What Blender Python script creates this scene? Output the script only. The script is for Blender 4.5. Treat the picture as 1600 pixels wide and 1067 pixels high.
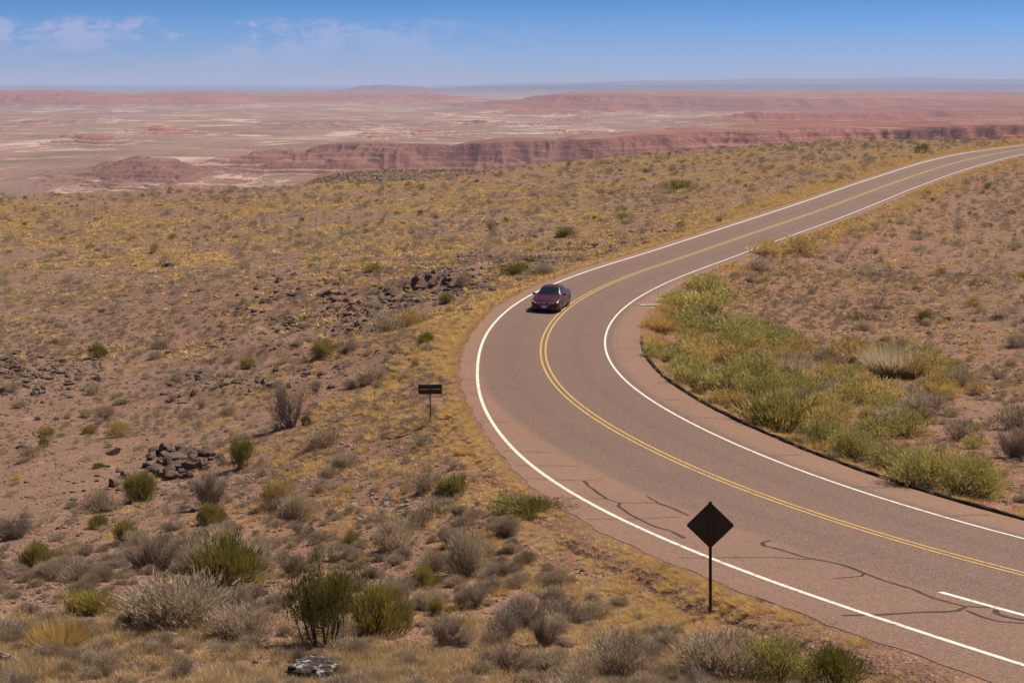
import bpy, math, random, numpy as np
from mathutils import Vector, Matrix
C = bpy.context.scene.collection
for o in list(bpy.data.objects): bpy.data.objects.remove(o)
R = math.radians
# ------------------------------------------------------------------ camera
F = 2400.0; HY = 130.0                       # focal length in photo pixels, horizon row
PITCH = math.atan((533.5 - HY) / F)
cp, sp = math.cos(PITCH), math.sin(PITCH)
cam = bpy.data.cameras.new('camera'); camo = bpy.data.objects.new('camera', cam); C.objects.link(camo)
cam.sensor_width = 36; cam.lens = 36 * F / 1600; cam.clip_start = 0.5; cam.clip_end = 200000
camo.location = (0, 0, 0); camo.rotation_euler = (math.pi/2 - PITCH, 0, 0)
bpy.context.scene.camera = camo
# ------------------------------------------------------------------ sun and sky
SUN_EL, SUN_AZ = R(54), math.atan2(0.80, 0.60)     # sun stands to the right and beyond
sd = Vector((math.sin(SUN_AZ)*math.cos(SUN_EL), math.cos(SUN_AZ)*math.cos(SUN_EL), math.sin(SUN_EL)))
sl = bpy.data.lights.new('sun', 'SUN'); sl.energy = 5.0; sl.angle = R(0.53); sl.color = (1.0, 0.90, 0.755)
so = bpy.data.objects.new('sun', sl); C.objects.link(so); so.rotation_euler = sd.to_track_quat('Z', 'Y').to_euler()
w = bpy.data.worlds.new('World'); bpy.context.scene.world = w; w.use_nodes = True
nt = w.node_tree; nt.nodes.clear()
def N(t, ty, **k):
    n = t.nodes.new(ty)
    for a, b in k.items(): setattr(n, a, b)
    return n
def L(t, a, b): t.links.new(a, b)
def math_n(t, op, a, b=None, clamp=False):
    n = N(t, 'ShaderNodeMath', operation=op, use_clamp=clamp)
    for i, v in enumerate((a, b)):
        if v is None: continue
        if isinstance(v, (int, float)): n.inputs[i].default_value = v
        else: L(t, v, n.inputs[i])
    return n.outputs[0]
def ramp(t, fac, pts, interp='LINEAR'):
    n = N(t, 'ShaderNodeValToRGB'); cr = n.color_ramp; cr.interpolation = interp
    while len(cr.elements) < len(pts): cr.elements.new(0.5)
    for e, (p, c) in zip(cr.elements, pts):
        e.position = p; e.color = (*c, 1) if len(c) == 3 else c
    if fac is not None: L(t, fac, n.inputs[0])
    return n.outputs[0]
def mixc(t, fac, a, b, mode='MIX'):
    n = N(t, 'ShaderNodeMix', data_type='RGBA', blend_type=mode)
    for i, v in ((0, fac), (6, a), (7, b)):
        if isinstance(v, (int, float)): n.inputs[i].default_value = v
        elif isinstance(v, tuple): n.inputs[i].default_value = (*v, 1)
        else: L(t, v, n.inputs[i])
    return n.outputs[2]
def noise(t, vec, scale, detail=4, rough=0.5, dist=0.0, out=0):
    n = N(t, 'ShaderNodeTexNoise'); n.inputs['Scale'].default_value = scale; n.inputs['Detail'].default_value = detail
    n.inputs['Roughness'].default_value = rough; n.inputs['Distortion'].default_value = dist
    if vec is not None: L(t, vec, n.inputs['Vector'])
    return n.outputs[out]
def vscale(t, vec, s):
    n = N(t, 'ShaderNodeVectorMath', operation='MULTIPLY'); L(t, vec, n.inputs[0]); n.inputs[1].default_value = s
    return n.outputs[0]
sky = N(nt, 'ShaderNodeTexSky', sky_type='NISHITA'); sky.sun_disc = False
sky.sun_elevation = SUN_EL; sky.sun_rotation = SUN_AZ; sky.altitude = 1700; sky.air_density = 1.0; sky.dust_density = 0.3; sky.ozone_density = 2.5
tc = N(nt, 'ShaderNodeTexCoord'); sx = N(nt, 'ShaderNodeSeparateXYZ'); L(nt, tc.outputs['Generated'], sx.inputs[0])
el = sx.outputs['Z']                                   # sine of the elevation
tint = ramp(nt, math_n(nt, 'MULTIPLY', el, 8.0, True), [(0.0, (.27, .39, .78)), (0.12, (.28, .41, .80)), (0.28, (.20, .37, .76)), (0.45, (.10, .30, .66)), (1.0, (.34, .42, .50))])
skyc = mixc(nt, 1.0, sky.outputs[0], tint, 'MULTIPLY')
# cumulus far off: puffs whose tops stand one to three degrees over the horizon, thinning to the right
az = math_n(nt, 'ARCTAN2', sx.outputs['X'], sx.outputs['Y'])
cv = N(nt, 'ShaderNodeCombineXYZ'); L(nt, math_n(nt, 'MULTIPLY', az, 1.0), cv.inputs[0]); L(nt, math_n(nt, 'MULTIPLY', el, 2.2), cv.inputs[1])
big = noise(nt, cv.outputs[0], 13.0, 2, 0.5)
fine = noise(nt, cv.outputs[0], 75.0, 6, 0.62, 0.6)
cnt = math_n(nt, 'ADD', math_n(nt, 'MULTIPLY', fine, 0.55), math_n(nt, 'MULTIPLY', big, 0.75))
hgt = ramp(nt, math_n(nt, 'MULTIPLY', el, 12.0, True), [(0.0, (.1,)*3), (0.2, (.35,)*3), (0.36, (.8,)*3), (0.45, (1,)*3), (0.50, (.0,)*3)])
lft = ramp(nt, math_n(nt, 'ADD', math_n(nt, 'MULTIPLY', az, 1.4), 0.5, True), [(0.0, (1,)*3), (0.28, (1,)*3), (0.38, (.65,)*3), (0.46, (.4,)*3), (0.55, (0,)*3)])
thr = math_n(nt, 'MULTIPLY', hgt, lft)
cl = math_n(nt, 'MULTIPLY', math_n(nt, 'SUBTRACT', cnt, 0.615), 9.0, True)
cl = math_n(nt, 'MULTIPLY', math_n(nt, 'MULTIPLY', cl, thr), 0.32)
skyc2 = mixc(nt, cl, skyc, (6.6, 5.2, 6.0))
bg = N(nt, 'ShaderNodeBackground'); L(nt, skyc2, bg.inputs[0]); bg.inputs[1].default_value = 0.09
wo = N(nt, 'ShaderNodeOutputWorld'); L(nt, bg.outputs[0], wo.inputs[0])
sc = bpy.context.scene
sc.view_settings.view_transform = 'Standard'; sc.view_settings.look = 'None'; sc.view_settings.exposure = 0.48; sc.view_settings.gamma = 1
sc.render.engine = 'CYCLES'; sc.cycles.max_bounces = 6; sc.cycles.volume_bounces = 1
# ------------------------------------------------------------------ helpers
rng = np.random.default_rng(7); random.seed(7)
def tag(o, label=None, cat=None, group=None, kind=None):
    if label: o['label'] = label
    if cat: o['category'] = cat
    if group: o['group'] = group
    if kind: o['kind'] = kind
    return o
def mesh_np(name, V, Fc, mats, smooth=False, mi=None, tint=None, uv=None):
    V = np.asarray(V, np.float32); Fc = np.asarray(Fc, np.int32); k = Fc.shape[1]
    me = bpy.data.meshes.new(name); me.vertices.add(len(V)); me.vertices.foreach_set('co', V.ravel())
    me.loops.add(Fc.size); me.loops.foreach_set('vertex_index', Fc.ravel())
    me.polygons.add(len(Fc)); me.polygons.foreach_set('loop_start', np.arange(0, Fc.size, k, dtype=np.int32))
    if not isinstance(mats, (list, tuple)): mats = [mats]
    for m in mats: me.materials.append(m)
    if mi is not None: me.polygons.foreach_set('material_index', np.asarray(mi, np.int32))
    me.polygons.foreach_set('use_smooth', np.full(len(Fc), smooth))
    if tint is not None:
        a = me.attributes.new('tint', 'FLOAT', 'POINT'); a.data.foreach_set('value', np.asarray(tint, np.float32))
    if uv is not None:
        u = me.uv_layers.new(name='UVMap'); u.data.foreach_set('uv', np.asarray(uv, np.float32)[Fc.ravel()].ravel())
    me.update(); me.validate(); return me
def link(name, me, parent=None, loc=None):
    o = bpy.data.objects.new(name, me); C.objects.link(o)
    if parent: o.parent = parent
    if loc is not None: o.location = loc
    return o
def empty(name, loc=(0, 0, 0), rz=0):
    o = bpy.data.objects.new(name, None); C.objects.link(o); o.location = loc; o.rotation_euler = (0, 0, rz); o.empty_display_size = 0.2
    return o
class MB:
    def __init__(s): s.v = []; s.f = []
    def add(s, v, f):
        n = len(s.v); s.v += [tuple(p) for p in v]; s.f += [tuple(i + n for i in q) for q in f]
    def box(s, c, d, M=None):
        vs = [Vector((c[0]+d[0]*a, c[1]+d[1]*b, c[2]+d[2]*e)) for a in (-.5, .5) for b in (-.5, .5) for e in (-.5, .5)]
        if M: vs = [M @ q for q in vs]
        s.add(vs, [(0, 1, 3, 2), (4, 6, 7, 5), (0, 4, 5, 1), (2, 3, 7, 6), (0, 2, 6, 4), (1, 5, 7, 3)])
    def cyl(s, p, q, r0, r1=None, n=12, caps=True):
        p, q = Vector(p), Vector(q); r1 = r0 if r1 is None else r1; d = (q-p).normalized()
        a = d.orthogonal().normalized(); b = d.cross(a); vs = []
        for c, r in ((p, r0), (q, r1)):
            for k in range(n):
                t = 2*math.pi*k/n; vs.append(c + (a*math.cos(t)+b*math.sin(t))*r)
        f = [(k, (k+1) % n, n+(k+1) % n, n+k) for k in range(n)]
        if caps: f += [tuple(range(n))[::-1], tuple(range(n, 2*n))]
        s.add(vs, f)
    def prism(s, pts, o, ax, ay, an, th):      # a flat outline (2-D points) given a thickness
        n = len(pts); vs = [o+ax*x+ay*y for x, y in pts] + [o+ax*x+ay*y+an*th for x, y in pts]
        s.add(vs, [tuple(range(n))[::-1], tuple(range(n, 2*n))] + [(k, (k+1) % n, n+(k+1) % n, n+k) for k in range(n)])
    def build(s, name, mat, parent=None, smooth=False, bevel=0):
        me = bpy.data.meshes.new(name); me.from_pydata(s.v, [], s.f); me.materials.append(mat)
        if smooth: me.polygons.foreach_set('use_smooth', [True]*len(me.polygons))
        me.update(); o = link(name, me, parent)
        if bevel:
            b = o.modifiers.new('bevel', 'BEVEL'); b.width = bevel; b.segments = 2; b.limit_method = 'ANGLE'
        return o
# numpy noise
def _h(ix, iy, seed):
    h = (ix.astype(np.int64)*374761393 + iy.astype(np.int64)*668265263 + seed*1442695041) & 0xffffffff
    h = ((h ^ (h >> 13))*1274126177) & 0xffffffff; h ^= h >> 16
    return (h & 0xffff)/65535.0
def vn(x, y, seed=0):
    ix = np.floor(x); iy = np.floor(y); fx = x-ix; fy = y-iy; fx = fx*fx*fx*(fx*(fx*6-15)+10); fy = fy*fy*fy*(fy*(fy*6-15)+10)
    a = _h(ix, iy, seed); b = _h(ix+1, iy, seed); c = _h(ix, iy+1, seed); d = _h(ix+1, iy+1, seed)
    return (a*(1-fx)+b*fx)*(1-fy)+(c*(1-fx)+d*fx)*fy
def fbm(x, y, seed=0, o=4, rough=0.5):
    s = 0; a = 1; t = 0; ca, sa = math.cos(0.6), math.sin(0.6)
    for i in range(o):
        s = s+a*(vn(x, y, seed+i*17)-0.5)*2; t += a; a *= rough; x, y = (x*ca-y*sa)*2.03+3.1, (x*sa+y*ca)*2.03+1.7
    return s/t
def ridged(x, y, seed=0, o=3):
    s = 0; a = 1; t = 0
    for i in range(o):
        s = s+a*(1-np.abs(2*vn(x, y, seed+i*31)-1)*1.0); t += a; a *= .5; x, y = x*2.1+5, y*2.1+9
    return s/t
def sstep(a, b, x):
    t = np.clip((x-a)/(b-a), 0, 1); return t*t*(3-2*t)
def slope(py):                                          # how far a sight line falls per metre forward
    v = (py-533.5)/F; return (sp+v*cp)/(cp-v*sp)
def on_ray(px, py, z):
    v = (py-533.5)/F; y = -z/slope(py); d = y/(cp-v*sp); return ((px-800)/F*d, y, z)
def depth_of(P): return P[1]*cp-P[2]*sp
# ------------------------------------------------------------------ materials
def new_mat(name, rough=0.9, spec=0.2):
    m = bpy.data.materials.new(name); m.use_nodes = True; t = m.node_tree; b = t.nodes['Principled BSDF']
    b.inputs['Roughness'].default_value = rough; b.inputs['Specular IOR Level'].default_value = spec
    return m, t, b
def pos(t): return N(t, 'ShaderNodeNewGeometry').outputs['Position']
def bump(t, b, h, strength, dist):
    n = N(t, 'ShaderNodeBump'); n.inputs['Strength'].default_value = strength; n.inputs['Distance'].default_value = dist
    L(t, h, n.inputs['Height']); L(t, n.outputs[0], b.inputs['Normal'])
def plain(name, col, rough=0.5, metal=0.0, spec=0.5, coat=0.0, var=0.0, vs=3.0):
    m, t, b = new_mat(name, rough, spec); b.inputs['Metallic'].default_value = metal; b.inputs['Coat Weight'].default_value = coat
    b.inputs['Base Color'].default_value = (*col, 1)
    if var:
        tcn = N(t, 'ShaderNodeTexCoord'); f = noise(t, tcn.outputs['Object'], vs, 5, 0.6)
        L(t, mixc(t, f, tuple(c*(1-var) for c in col), tuple(min(1, c*(1+var)) for c in col)), b.inputs['Base Color'])
    return m
def soil_material():
    m, t, b = new_mat('desert_soil', 0.95, 0.1); p = pos(t)
    f1 = noise(t, p, 0.035, 5, 0.6); f2 = noise(t, p, 0.35, 5, 0.65); f3 = noise(t, p, 9.0, 3, 0.7)
    a = N(t, 'ShaderNodeAttribute', attribute_name='tint')          # 0 grey gravel .. 1 red clay, a property of the place
    red = mixc(t, f2, (.165, .060, .034), (.265, .110, .064))
    gry = mixc(t, f2, (.105, .060, .042), (.20, .118, .081))
    fac = math_n(t, 'ADD', a.outputs['Fac'], math_n(t, 'MULTIPLY', math_n(t, 'SUBTRACT', f1, 0.5), 1.3), True)
    base = mixc(t, fac, gry, red)
    # pebbles of two sizes, pale and dark
    v = N(t, 'ShaderNodeTexVoronoi'); v.inputs['Scale'].default_value = 9.0; L(t, p, v.inputs['Vector'])
    vcol = N(t, 'ShaderNodeSeparateColor'); L(t, v.outputs['Color'], vcol.inputs[0])
    dark = math_n(t, 'MULTIPLY', math_n(t, 'LESS_THAN', v.outputs['Distance'], 0.36), math_n(t, 'GREATER_THAN', vcol.outputs[0], 0.70))
    pale = math_n(t, 'MULTIPLY', math_n(t, 'LESS_THAN', v.outputs['Distance'], 0.30), math_n(t, 'LESS_THAN', vcol.outputs[0], 0.16))
    v2 = N(t, 'ShaderNodeTexVoronoi'); v2.inputs['Scale'].default_value = 28.0; L(t, p, v2.inputs['Vector'])
    v2c = N(t, 'ShaderNodeSeparateColor'); L(t, v2.outputs['Color'], v2c.inputs[0])
    base = mixc(t, math_n(t, 'MULTIPLY', v2c.outputs[0], 0.6), base, mixc(t, v2c.outputs[1], (.115, .062, .042), (.50, .31, .205)))
    base = mixc(t, math_n(t, 'MULTIPLY', dark, 0.75), base, (.085, .055, .044))
    base = mixc(t, math_n(t, 'MULTIPLY', pale, 0.55), base, (.52, .37, .28))
    base = mixc(t, math_n(t, 'MULTIPLY', f3, 0.35), base, (.19, .12, .09))
    st = ramp(t, noise(t, p, 1.1, 6, 0.72, 0.3), [(0.50, (0,)*3), (0.62, (1,)*3)])
    base = mixc(t, math_n(t, 'MULTIPLY', st, 0.55), base, (.085, .052, .041))
    pl = ramp(t, noise(t, p, 0.7, 6, 0.7, 0.2), [(0.56, (0,)*3), (0.70, (1,)*3)])
    base = mixc(t, math_n(t, 'MULTIPLY', pl, 0.35), base, (.42, .27, .18))
    L(t, base, b.inputs['Base Color'])
    h = math_n(t, 'ADD', math_n(t, 'MULTIPLY', f3, 1.0), math_n(t, 'MULTIPLY', math_n(t, 'SUBTRACT', 0.5, v.outputs['Distance'], True), 1.2))
    bump(t, b, h, 0.9, 0.05)
    return m
def plant_material(name, c0, c1, trans=0.25, rvar=0.25):
    m, t, b = new_mat(name, 0.75, 0.15)
    a = N(t, 'ShaderNodeAttribute', attribute_name='tint'); oi = N(t, 'ShaderNodeObjectInfo')
    f = math_n(t, 'ADD', a.outputs['Fac'], math_n(t, 'MULTIPLY', math_n(t, 'SUBTRACT', oi.outputs['Random'], 0.5), rvar*2), True)
    col = mixc(t, f, c0, c1); L(t, col, b.inputs['Base Color'])
    tr = N(t, 'ShaderNodeBsdfTranslucent'); L(t, col, tr.inputs[0]); mx = N(t, 'ShaderNodeMixShader'); mx.inputs[0].default_value = trans
    L(t, b.outputs[0], mx.inputs[1]); L(t, tr.outputs[0], mx.inputs[2]); L(t, mx.outputs[0], t.nodes['Material Output'].inputs[0])
    return m
def rock_material(name, c0, c1, lich=None):
    m, t, b = new_mat(name, 0.85, 0.25); tcn = N(t, 'ShaderNodeTexCoord'); p = tcn.outputs['Object']; oi = N(t, 'ShaderNodeObjectInfo')
    f = noise(t, p, 2.2, 6, 0.65); g = noise(t, p, 14.0, 5, 0.7)
    col = mixc(t, f, c0, c1); col = mixc(t, math_n(t, 'MULTIPLY', oi.outputs['Random'], 0.45), col, (.21, .12, .085))
    if lich:
        l = ramp(t, noise(t, p, 3.4, 6, 0.7, 0.4), [(0.53, (0, 0, 0)), (0.60, (1, 1, 1))]); col = mixc(t, l, col, lich)
    L(t, col, b.inputs['Base Color']); bump(t, b, g, 0.6, 0.04)
    return m
M = {}
M['soil'] = soil_material()
M['dark_paint'] = plain('brown_sign_paint', (.022, .014, .013), 0.55, var=.25, vs=6)
M['post'] = plain('weathered_post', (.05, .035, .03), 0.6, var=.3, vs=8)
M['bar'] = plain('bare_aluminium', (.55, .40, .30), 0.5, 0.3)
M['white'] = plain('white_road_paint', (.66, .60, .53), 0.8, var=.15, vs=4)
def wear(m, under, lo, hi, sc):
    t = m.node_tree; b = t.nodes['Principled BSDF']; src = b.inputs['Base Color'].links[0].from_socket; p = pos(t)
    k = ramp(t, noise(t, p, sc, 7, 0.75), [(lo, (0,)*3), (hi, (1,)*3)]); L(t, mixc(t, k, src, under), b.inputs['Base Color'])
wear(M['white'], (.24, .15, .11), 0.52, 0.66, 5.0)
M['tar'] = plain('crack_tar', (.055, .038, .034), 0.9, spec=.1, var=.3, vs=4)
M['berm'] = plain('asphalt_berm', (.034, .022, .017), 0.95, spec=.1, var=.6, vs=5)
M['concrete'] = plain('concrete', (.42, .38, .34), 0.9, var=.15, vs=5)
M['rock'] = rock_material('dark_basalt', (.035, .024, .021), (.125, .078, .058))
M['rock_red'] = rock_material('reddish_basalt', (.075, .042, .034), (.20, .115, .082))
M['rock_grey'] = rock_material('grey_slab_rock', (.13, .098, .082), (.30, .225, .185))
M['rock_lichen'] = rock_material('lichen_rock', (.02, .015, .014), (.065, .045, .038), (.42, .39, .38))
RS0=87
RQ=[(197.82,420.68,-11.95,0.076),(195.74,418.52,-11.96,0.076),(193.66,416.35,-11.97,0.076),(191.59,414.18,-11.98,0.076),(189.54,411.99,-11.99,0.076),(187.49,409.80,-12.00,0.076),(185.45,407.60,-12.01,0.076),(183.41,405.40,-12.02,0.076),(181.39,403.19,-12.02,0.076),(179.37,400.96,-12.03,0.076),(177.36,398.74,-12.04,0.076),(175.35,396.51,-12.05,0.076),(173.36,394.26,-12.06,0.076),(171.38,392.01,-12.07,0.076),(169.40,389.76,-12.08,0.076),(167.43,387.50,-12.09,0.076),(165.47,385.22,-12.09,0.076),(163.52,382.94,-12.10,0.076),(161.57,380.66,-12.11,0.076),(159.63,378.37,-12.12,0.076),(157.71,376.07,-12.13,0.076),(155.79,373.76,-12.14,0.076),(153.88,371.45,-12.15,0.076),(151.97,369.14,-12.16,0.076),(150.08,366.81,-12.16,0.076),(148.20,364.47,-12.17,0.076),(146.32,362.14,-12.18,0.076),(144.45,359.79,-12.19,0.076),(142.59,357.44,-12.20,0.076),(140.74,355.07,-12.21,0.076),(138.89,352.71,-12.22,0.076),(137.05,350.34,-12.23,0.076),(135.23,347.96,-12.23,0.076),(133.42,345.57,-12.24,0.076),(131.60,343.18,-12.25,0.076),(129.80,340.78,-12.26,0.076),(128.01,338.37,-12.27,0.076),(126.23,335.96,-12.28,0.076),(124.46,333.54,-12.29,0.076),(122.69,331.12,-12.30,0.076),(120.93,328.68,-12.30,0.076),(119.19,326.24,-12.31,0.076),(117.45,323.80,-12.32,0.076),(115.71,321.35,-12.33,0.076),(113.99,318.89,-12.34,0.076),(112.29,316.43,-12.35,0.076),(110.58,313.96,-12.36,0.076),(108.88,311.49,-12.37,0.076),(107.20,309.00,-12.37,0.076),(105.52,306.51,-12.38,0.076),(103.85,304.02,-12.39,0.077),(102.19,301.52,-12.40,0.077),(100.55,299.01,-12.41,0.077),(98.91,296.50,-12.42,0.078),(97.27,293.99,-12.43,0.079),(95.65,291.46,-12.44,0.081),(94.04,288.93,-12.44,0.083),(92.44,286.40,-12.45,0.086),(90.84,283.86,-12.47,0.090),(89.25,281.31,-12.48,0.095),(87.68,278.76,-12.50,0.100),(86.12,276.19,-12.52,0.106),(84.59,273.61,-12.54,0.112),(83.09,271.02,-12.56,0.118),(81.60,268.41,-12.59,0.123),(80.14,265.79,-12.61,0.127),(78.68,263.17,-12.64,0.131),(77.24,260.54,-12.67,0.134),(75.81,257.90,-12.71,0.136),(74.40,255.26,-12.74,0.138),(72.99,252.60,-12.77,0.138),(71.60,249.95,-12.81,0.138),(70.21,247.29,-12.85,0.137),(68.84,244.62,-12.88,0.136),(67.48,241.95,-12.92,0.134),(66.12,239.27,-12.97,0.132),(64.78,236.59,-13.01,0.130),(63.46,233.90,-13.05,0.127),(62.14,231.20,-13.10,0.125),(60.83,228.50,-13.15,0.123),(59.52,225.80,-13.19,0.120),(58.22,223.10,-13.24,0.118),(56.92,220.40,-13.29,0.117),(55.61,217.69,-13.34,0.115),(54.31,214.99,-13.39,0.114),(53.01,212.29,-13.44,0.113),(51.71,209.58,-13.49,0.112),(50.42,206.88,-13.54,0.112),(49.14,204.16,-13.59,0.111),(47.86,201.45,-13.64,0.111),(46.60,198.73,-13.69,0.110),(45.34,196.01,-13.74,0.110),(44.08,193.28,-13.79,0.109),(42.83,190.55,-13.84,0.108),(41.58,187.83,-13.88,0.107),(40.33,185.10,-13.93,0.106),(39.08,182.37,-13.97,0.105),(37.83,179.65,-14.02,0.104),(36.57,176.92,-14.06,0.103),(35.32,174.20,-14.09,0.101),(34.06,171.47,-14.13,0.099),(32.80,168.75,-14.17,0.097),(31.53,166.03,-14.20,0.094),(30.27,163.31,-14.23,0.092),(29.00,160.59,-14.26,0.089),(27.73,157.87,-14.28,0.085),(26.47,155.15,-14.30,0.082),(25.21,152.43,-14.32,0.078),(23.96,149.70,-14.34,0.074),(22.71,146.98,-14.36,0.071),(21.47,144.24,-14.37,0.067),(20.25,141.50,-14.38,0.064),(19.04,138.76,-14.38,0.061),(17.84,136.01,-14.39,0.058),(16.66,133.25,-14.39,0.056),(15.47,130.50,-14.39,0.054),(14.27,127.75,-14.39,0.053),(13.06,125.00,-14.38,0.052),(11.86,122.25,-14.36,0.052),(10.68,119.49,-14.35,0.052),(9.54,116.72,-14.33,0.053),(8.45,113.92,-14.31,0.053),(7.42,111.11,-14.30,0.054),(6.46,108.27,-14.28,0.055),(5.56,105.41,-14.26,0.055),(4.74,102.52,-14.24,0.055),(4.02,99.61,-14.22,0.053),(3.39,96.68,-14.19,0.051),(2.86,93.73,-14.17,0.046),(2.42,90.76,-14.15,0.040),(2.07,87.78,-14.13,0.032),(1.81,84.80,-14.11,0.023),(1.65,81.80,-14.09,0.014),(1.61,78.80,-14.06,0.005),(1.67,75.81,-14.02,-0.002),(1.85,72.81,-13.97,-0.007),(2.15,69.83,-13.91,-0.010),(2.57,66.86,-13.82,-0.010),(3.10,63.91,-13.72,-0.007),(3.71,60.97,-13.59,-0.002),(4.39,58.05,-13.44,0.004),(5.10,55.14,-13.26,0.012),(5.85,52.23,-13.06,0.020),(6.66,49.34,-12.83,0.028),(7.51,46.47,-12.58,0.036),(8.41,43.61,-12.30,0.043),(9.36,40.76,-12.00,0.051),(10.37,37.94,-11.69,0.057),(11.49,35.16,-11.36,0.063),(12.71,32.42,-11.02,0.068),(14.03,29.73,-10.68,0.072),(15.45,27.09,-10.35,0.075),(16.97,24.50,-10.01,0.078),(18.58,21.97,-9.68,0.080),(20.29,19.51,-9.34,0.081),(22.08,17.10,-9.00,0.082),(23.93,14.74,-8.67,0.083)]
LOFF=[(377.9,-3.5),(399.8,-3.43),(412.4,-3.19),(422.4,-3.09),(430.4,-3.27),(438.2,-3.22),(444.7,-3.37),(451.3,-3.43),(458.1,-3.43),(460.5,-3.48),(465.3,-3.51),(470.3,-3.67),(475.9,-3.63),(480.8,-3.59),(485.2,-3.52),(488.5,-3.53),(492.4,-3.63),(496.6,-3.9),(500.7,-4.24),(504.8,-4.59),(509.0,-4.98),(513.2,-5.33),(516.9,-5.51),(520.1,-5.76),(522.5,-5.83),(525.3,-5.95),(528.1,-6.04),(530.2,-6.14),(531.8,-6.21),(533.1,-6.3),(534.1,-6.2),(535.2,-6.26),(536.8,-6.28),(538.3,-6.45)]
EOFF=[(481.7,-4.25),(486.9,-4.35),(495.4,-4.51),(502.0,-4.85),(509.2,-5.56),(515.4,-6.3),(521.1,-6.81),(524.1,-7.09)]
THIN=[[(495.8,-4.43),(496.0,-3.93)],[(502.5,-4.87),(503.1,-3.62)],[(509.2,-5.46),(510.0,-3.68)],[(512.2,-5.79),(512.9,-3.63)],[(514.8,-6.11),(515.7,-4.43),(515.5,-3.63)],[(518.4,-6.44),(518.7,-5.69),(519.0,-4.9),(519.8,-4.77),(520.1,-3.71)],[(522.1,-6.74),(522.4,-5.58),(522.4,-4.81),(522.4,-4.04)],[(519.9,-4.16),(520.1,-3.66)],[(527.7,-6.72),(528.3,-4.43),(528.8,-3.74)],[(530.9,-4.62),(530.9,-3.8),(530.6,-3.5)],[(503.8,3.56),(504.3,4.75)],[(512.6,3.46),(512.8,4.7)],[(519.0,3.35),(519.4,4.76)],[(524.3,3.39),(524.4,4.91)],[(499.3,3.84),(499.5,4.57)],[(482.7,3.9),(482.8,5.05)],[(472.1,3.52),(472.0,4.75)],[(463.2,3.71),(463.1,4.45)],[(487.4,-4.43),(487.5,-3.73)],[(492.3,-4.4),(492.5,-3.77)],[(518.9,-3.54),(520.1,-3.66)]]
THICK=[[(515.7,-4.43),(516.5,-4.6),(517.6,-4.72),(519.0,-4.9)],[(519.8,-4.77),(520.3,-5.04),(521.3,-5.19),(522.4,-5.31),(523.7,-5.33),(524.4,-5.24),(525.4,-5.34)],[(520.1,-3.66),(521.1,-3.64),(522.3,-3.7)],[(526.3,-3.33),(526.5,-3.72),(526.9,-3.89),(527.2,-3.77),(528.5,-3.72),(529.5,-3.38),(530.6,-3.5)],[(530.5,-3.5),(531.4,-3.6),(532.4,-3.62),(533.3,-3.82),(533.8,-3.82),(534.2,-3.8),(534.5,-3.37)],[(534.0,-6.75),(534.2,-5.93),(534.3,-5.09),(534.5,-4.33),(534.3,-3.84)],[(534.5,-4.07),(535.1,-4.2),(535.5,-4.2),(535.9,-3.82)],[(534.7,-3.42),(535.0,-3.67),(535.3,-3.72),(535.7,-3.62)]]
TURN=[(532.9,-3.25),(533.7,-3.21),(534.6,-3.28),(535.4,-3.3)]
# ------------------------------------------------------------------ the road line (s, x, y, z, cross fall)
RQ = np.array(RQ); ds = 3.0; S_ = RS0+ds*np.arange(len(RQ))
sF = np.arange(S_[0], S_[-1], 0.5); QF = np.stack([np.interp(sF, S_, RQ[:, k]) for k in range(4)], 1)
def gsm(a, wd):
    k = np.exp(-0.5*(np.arange(-3*wd, 3*wd+1)/wd)**2); k /= k.sum()
    e = np.r_[2*a[0]-a[1:3*wd+1][::-1], a, 2*a[-1]-a[-3*wd-1:-1][::-1]]; return np.convolve(e, k, 'valid')
QF = np.stack([gsm(QF[:, k], 6) for k in range(4)], 1)
TF = np.gradient(QF[:, :2], axis=0); TF /= np.linalg.norm(TF, axis=1)[:, None]; TF = np.stack([gsm(TF[:, 0], 8), gsm(TF[:, 1], 8)], 1); TF /= np.linalg.norm(TF, axis=1)[:, None]; NF = np.stack([-TF[:, 1], TF[:, 0]], 1)
def rp(s, lat, dz=0.0):
    s = np.asarray(s, float); lat = np.asarray(lat, float)+0*s; s = s+0*lat
    q = [np.interp(s, sF, QF[:, k]) for k in range(4)]; n0 = np.interp(s, sF, NF[:, 0]); n1 = np.interp(s, sF, NF[:, 1])
    return np.stack([q[0]+n0*lat, q[1]+n1*lat, q[2]-q[3]*lat+dz], -1)
_l = np.array(LOFF+[[560, -8.0]]); _ls = np.arange(80, 562, 1.0)
def left_line(s): return np.interp(s, _ls, _ll)
_ll = gsm(np.interp(_ls, _l[:, 0], np.where(_l[:, 0] < 490, -3.42, _l[:, 1]), left=-3.42), 2)
_e = np.array([[80, -4.2], [470, -4.22]]+[list(q) for q in EOFF]+[[532, -7.35], [560, -9.0]])
def left_edge(s): return np.interp(s, _e[:, 0], _e[:, 1])+0.05*np.sin(np.asarray(s)*1.7)+0.04*np.sin(np.asarray(s)*4.1)
def right_edge(s): return np.interp(s, [80, 440, 455, 478, 560], [4.15, 4.15, 4.6, 5.30, 5.15])+0.05*np.sin(np.asarray(s)*1.3)*(np.asarray(s) < 476)
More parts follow.
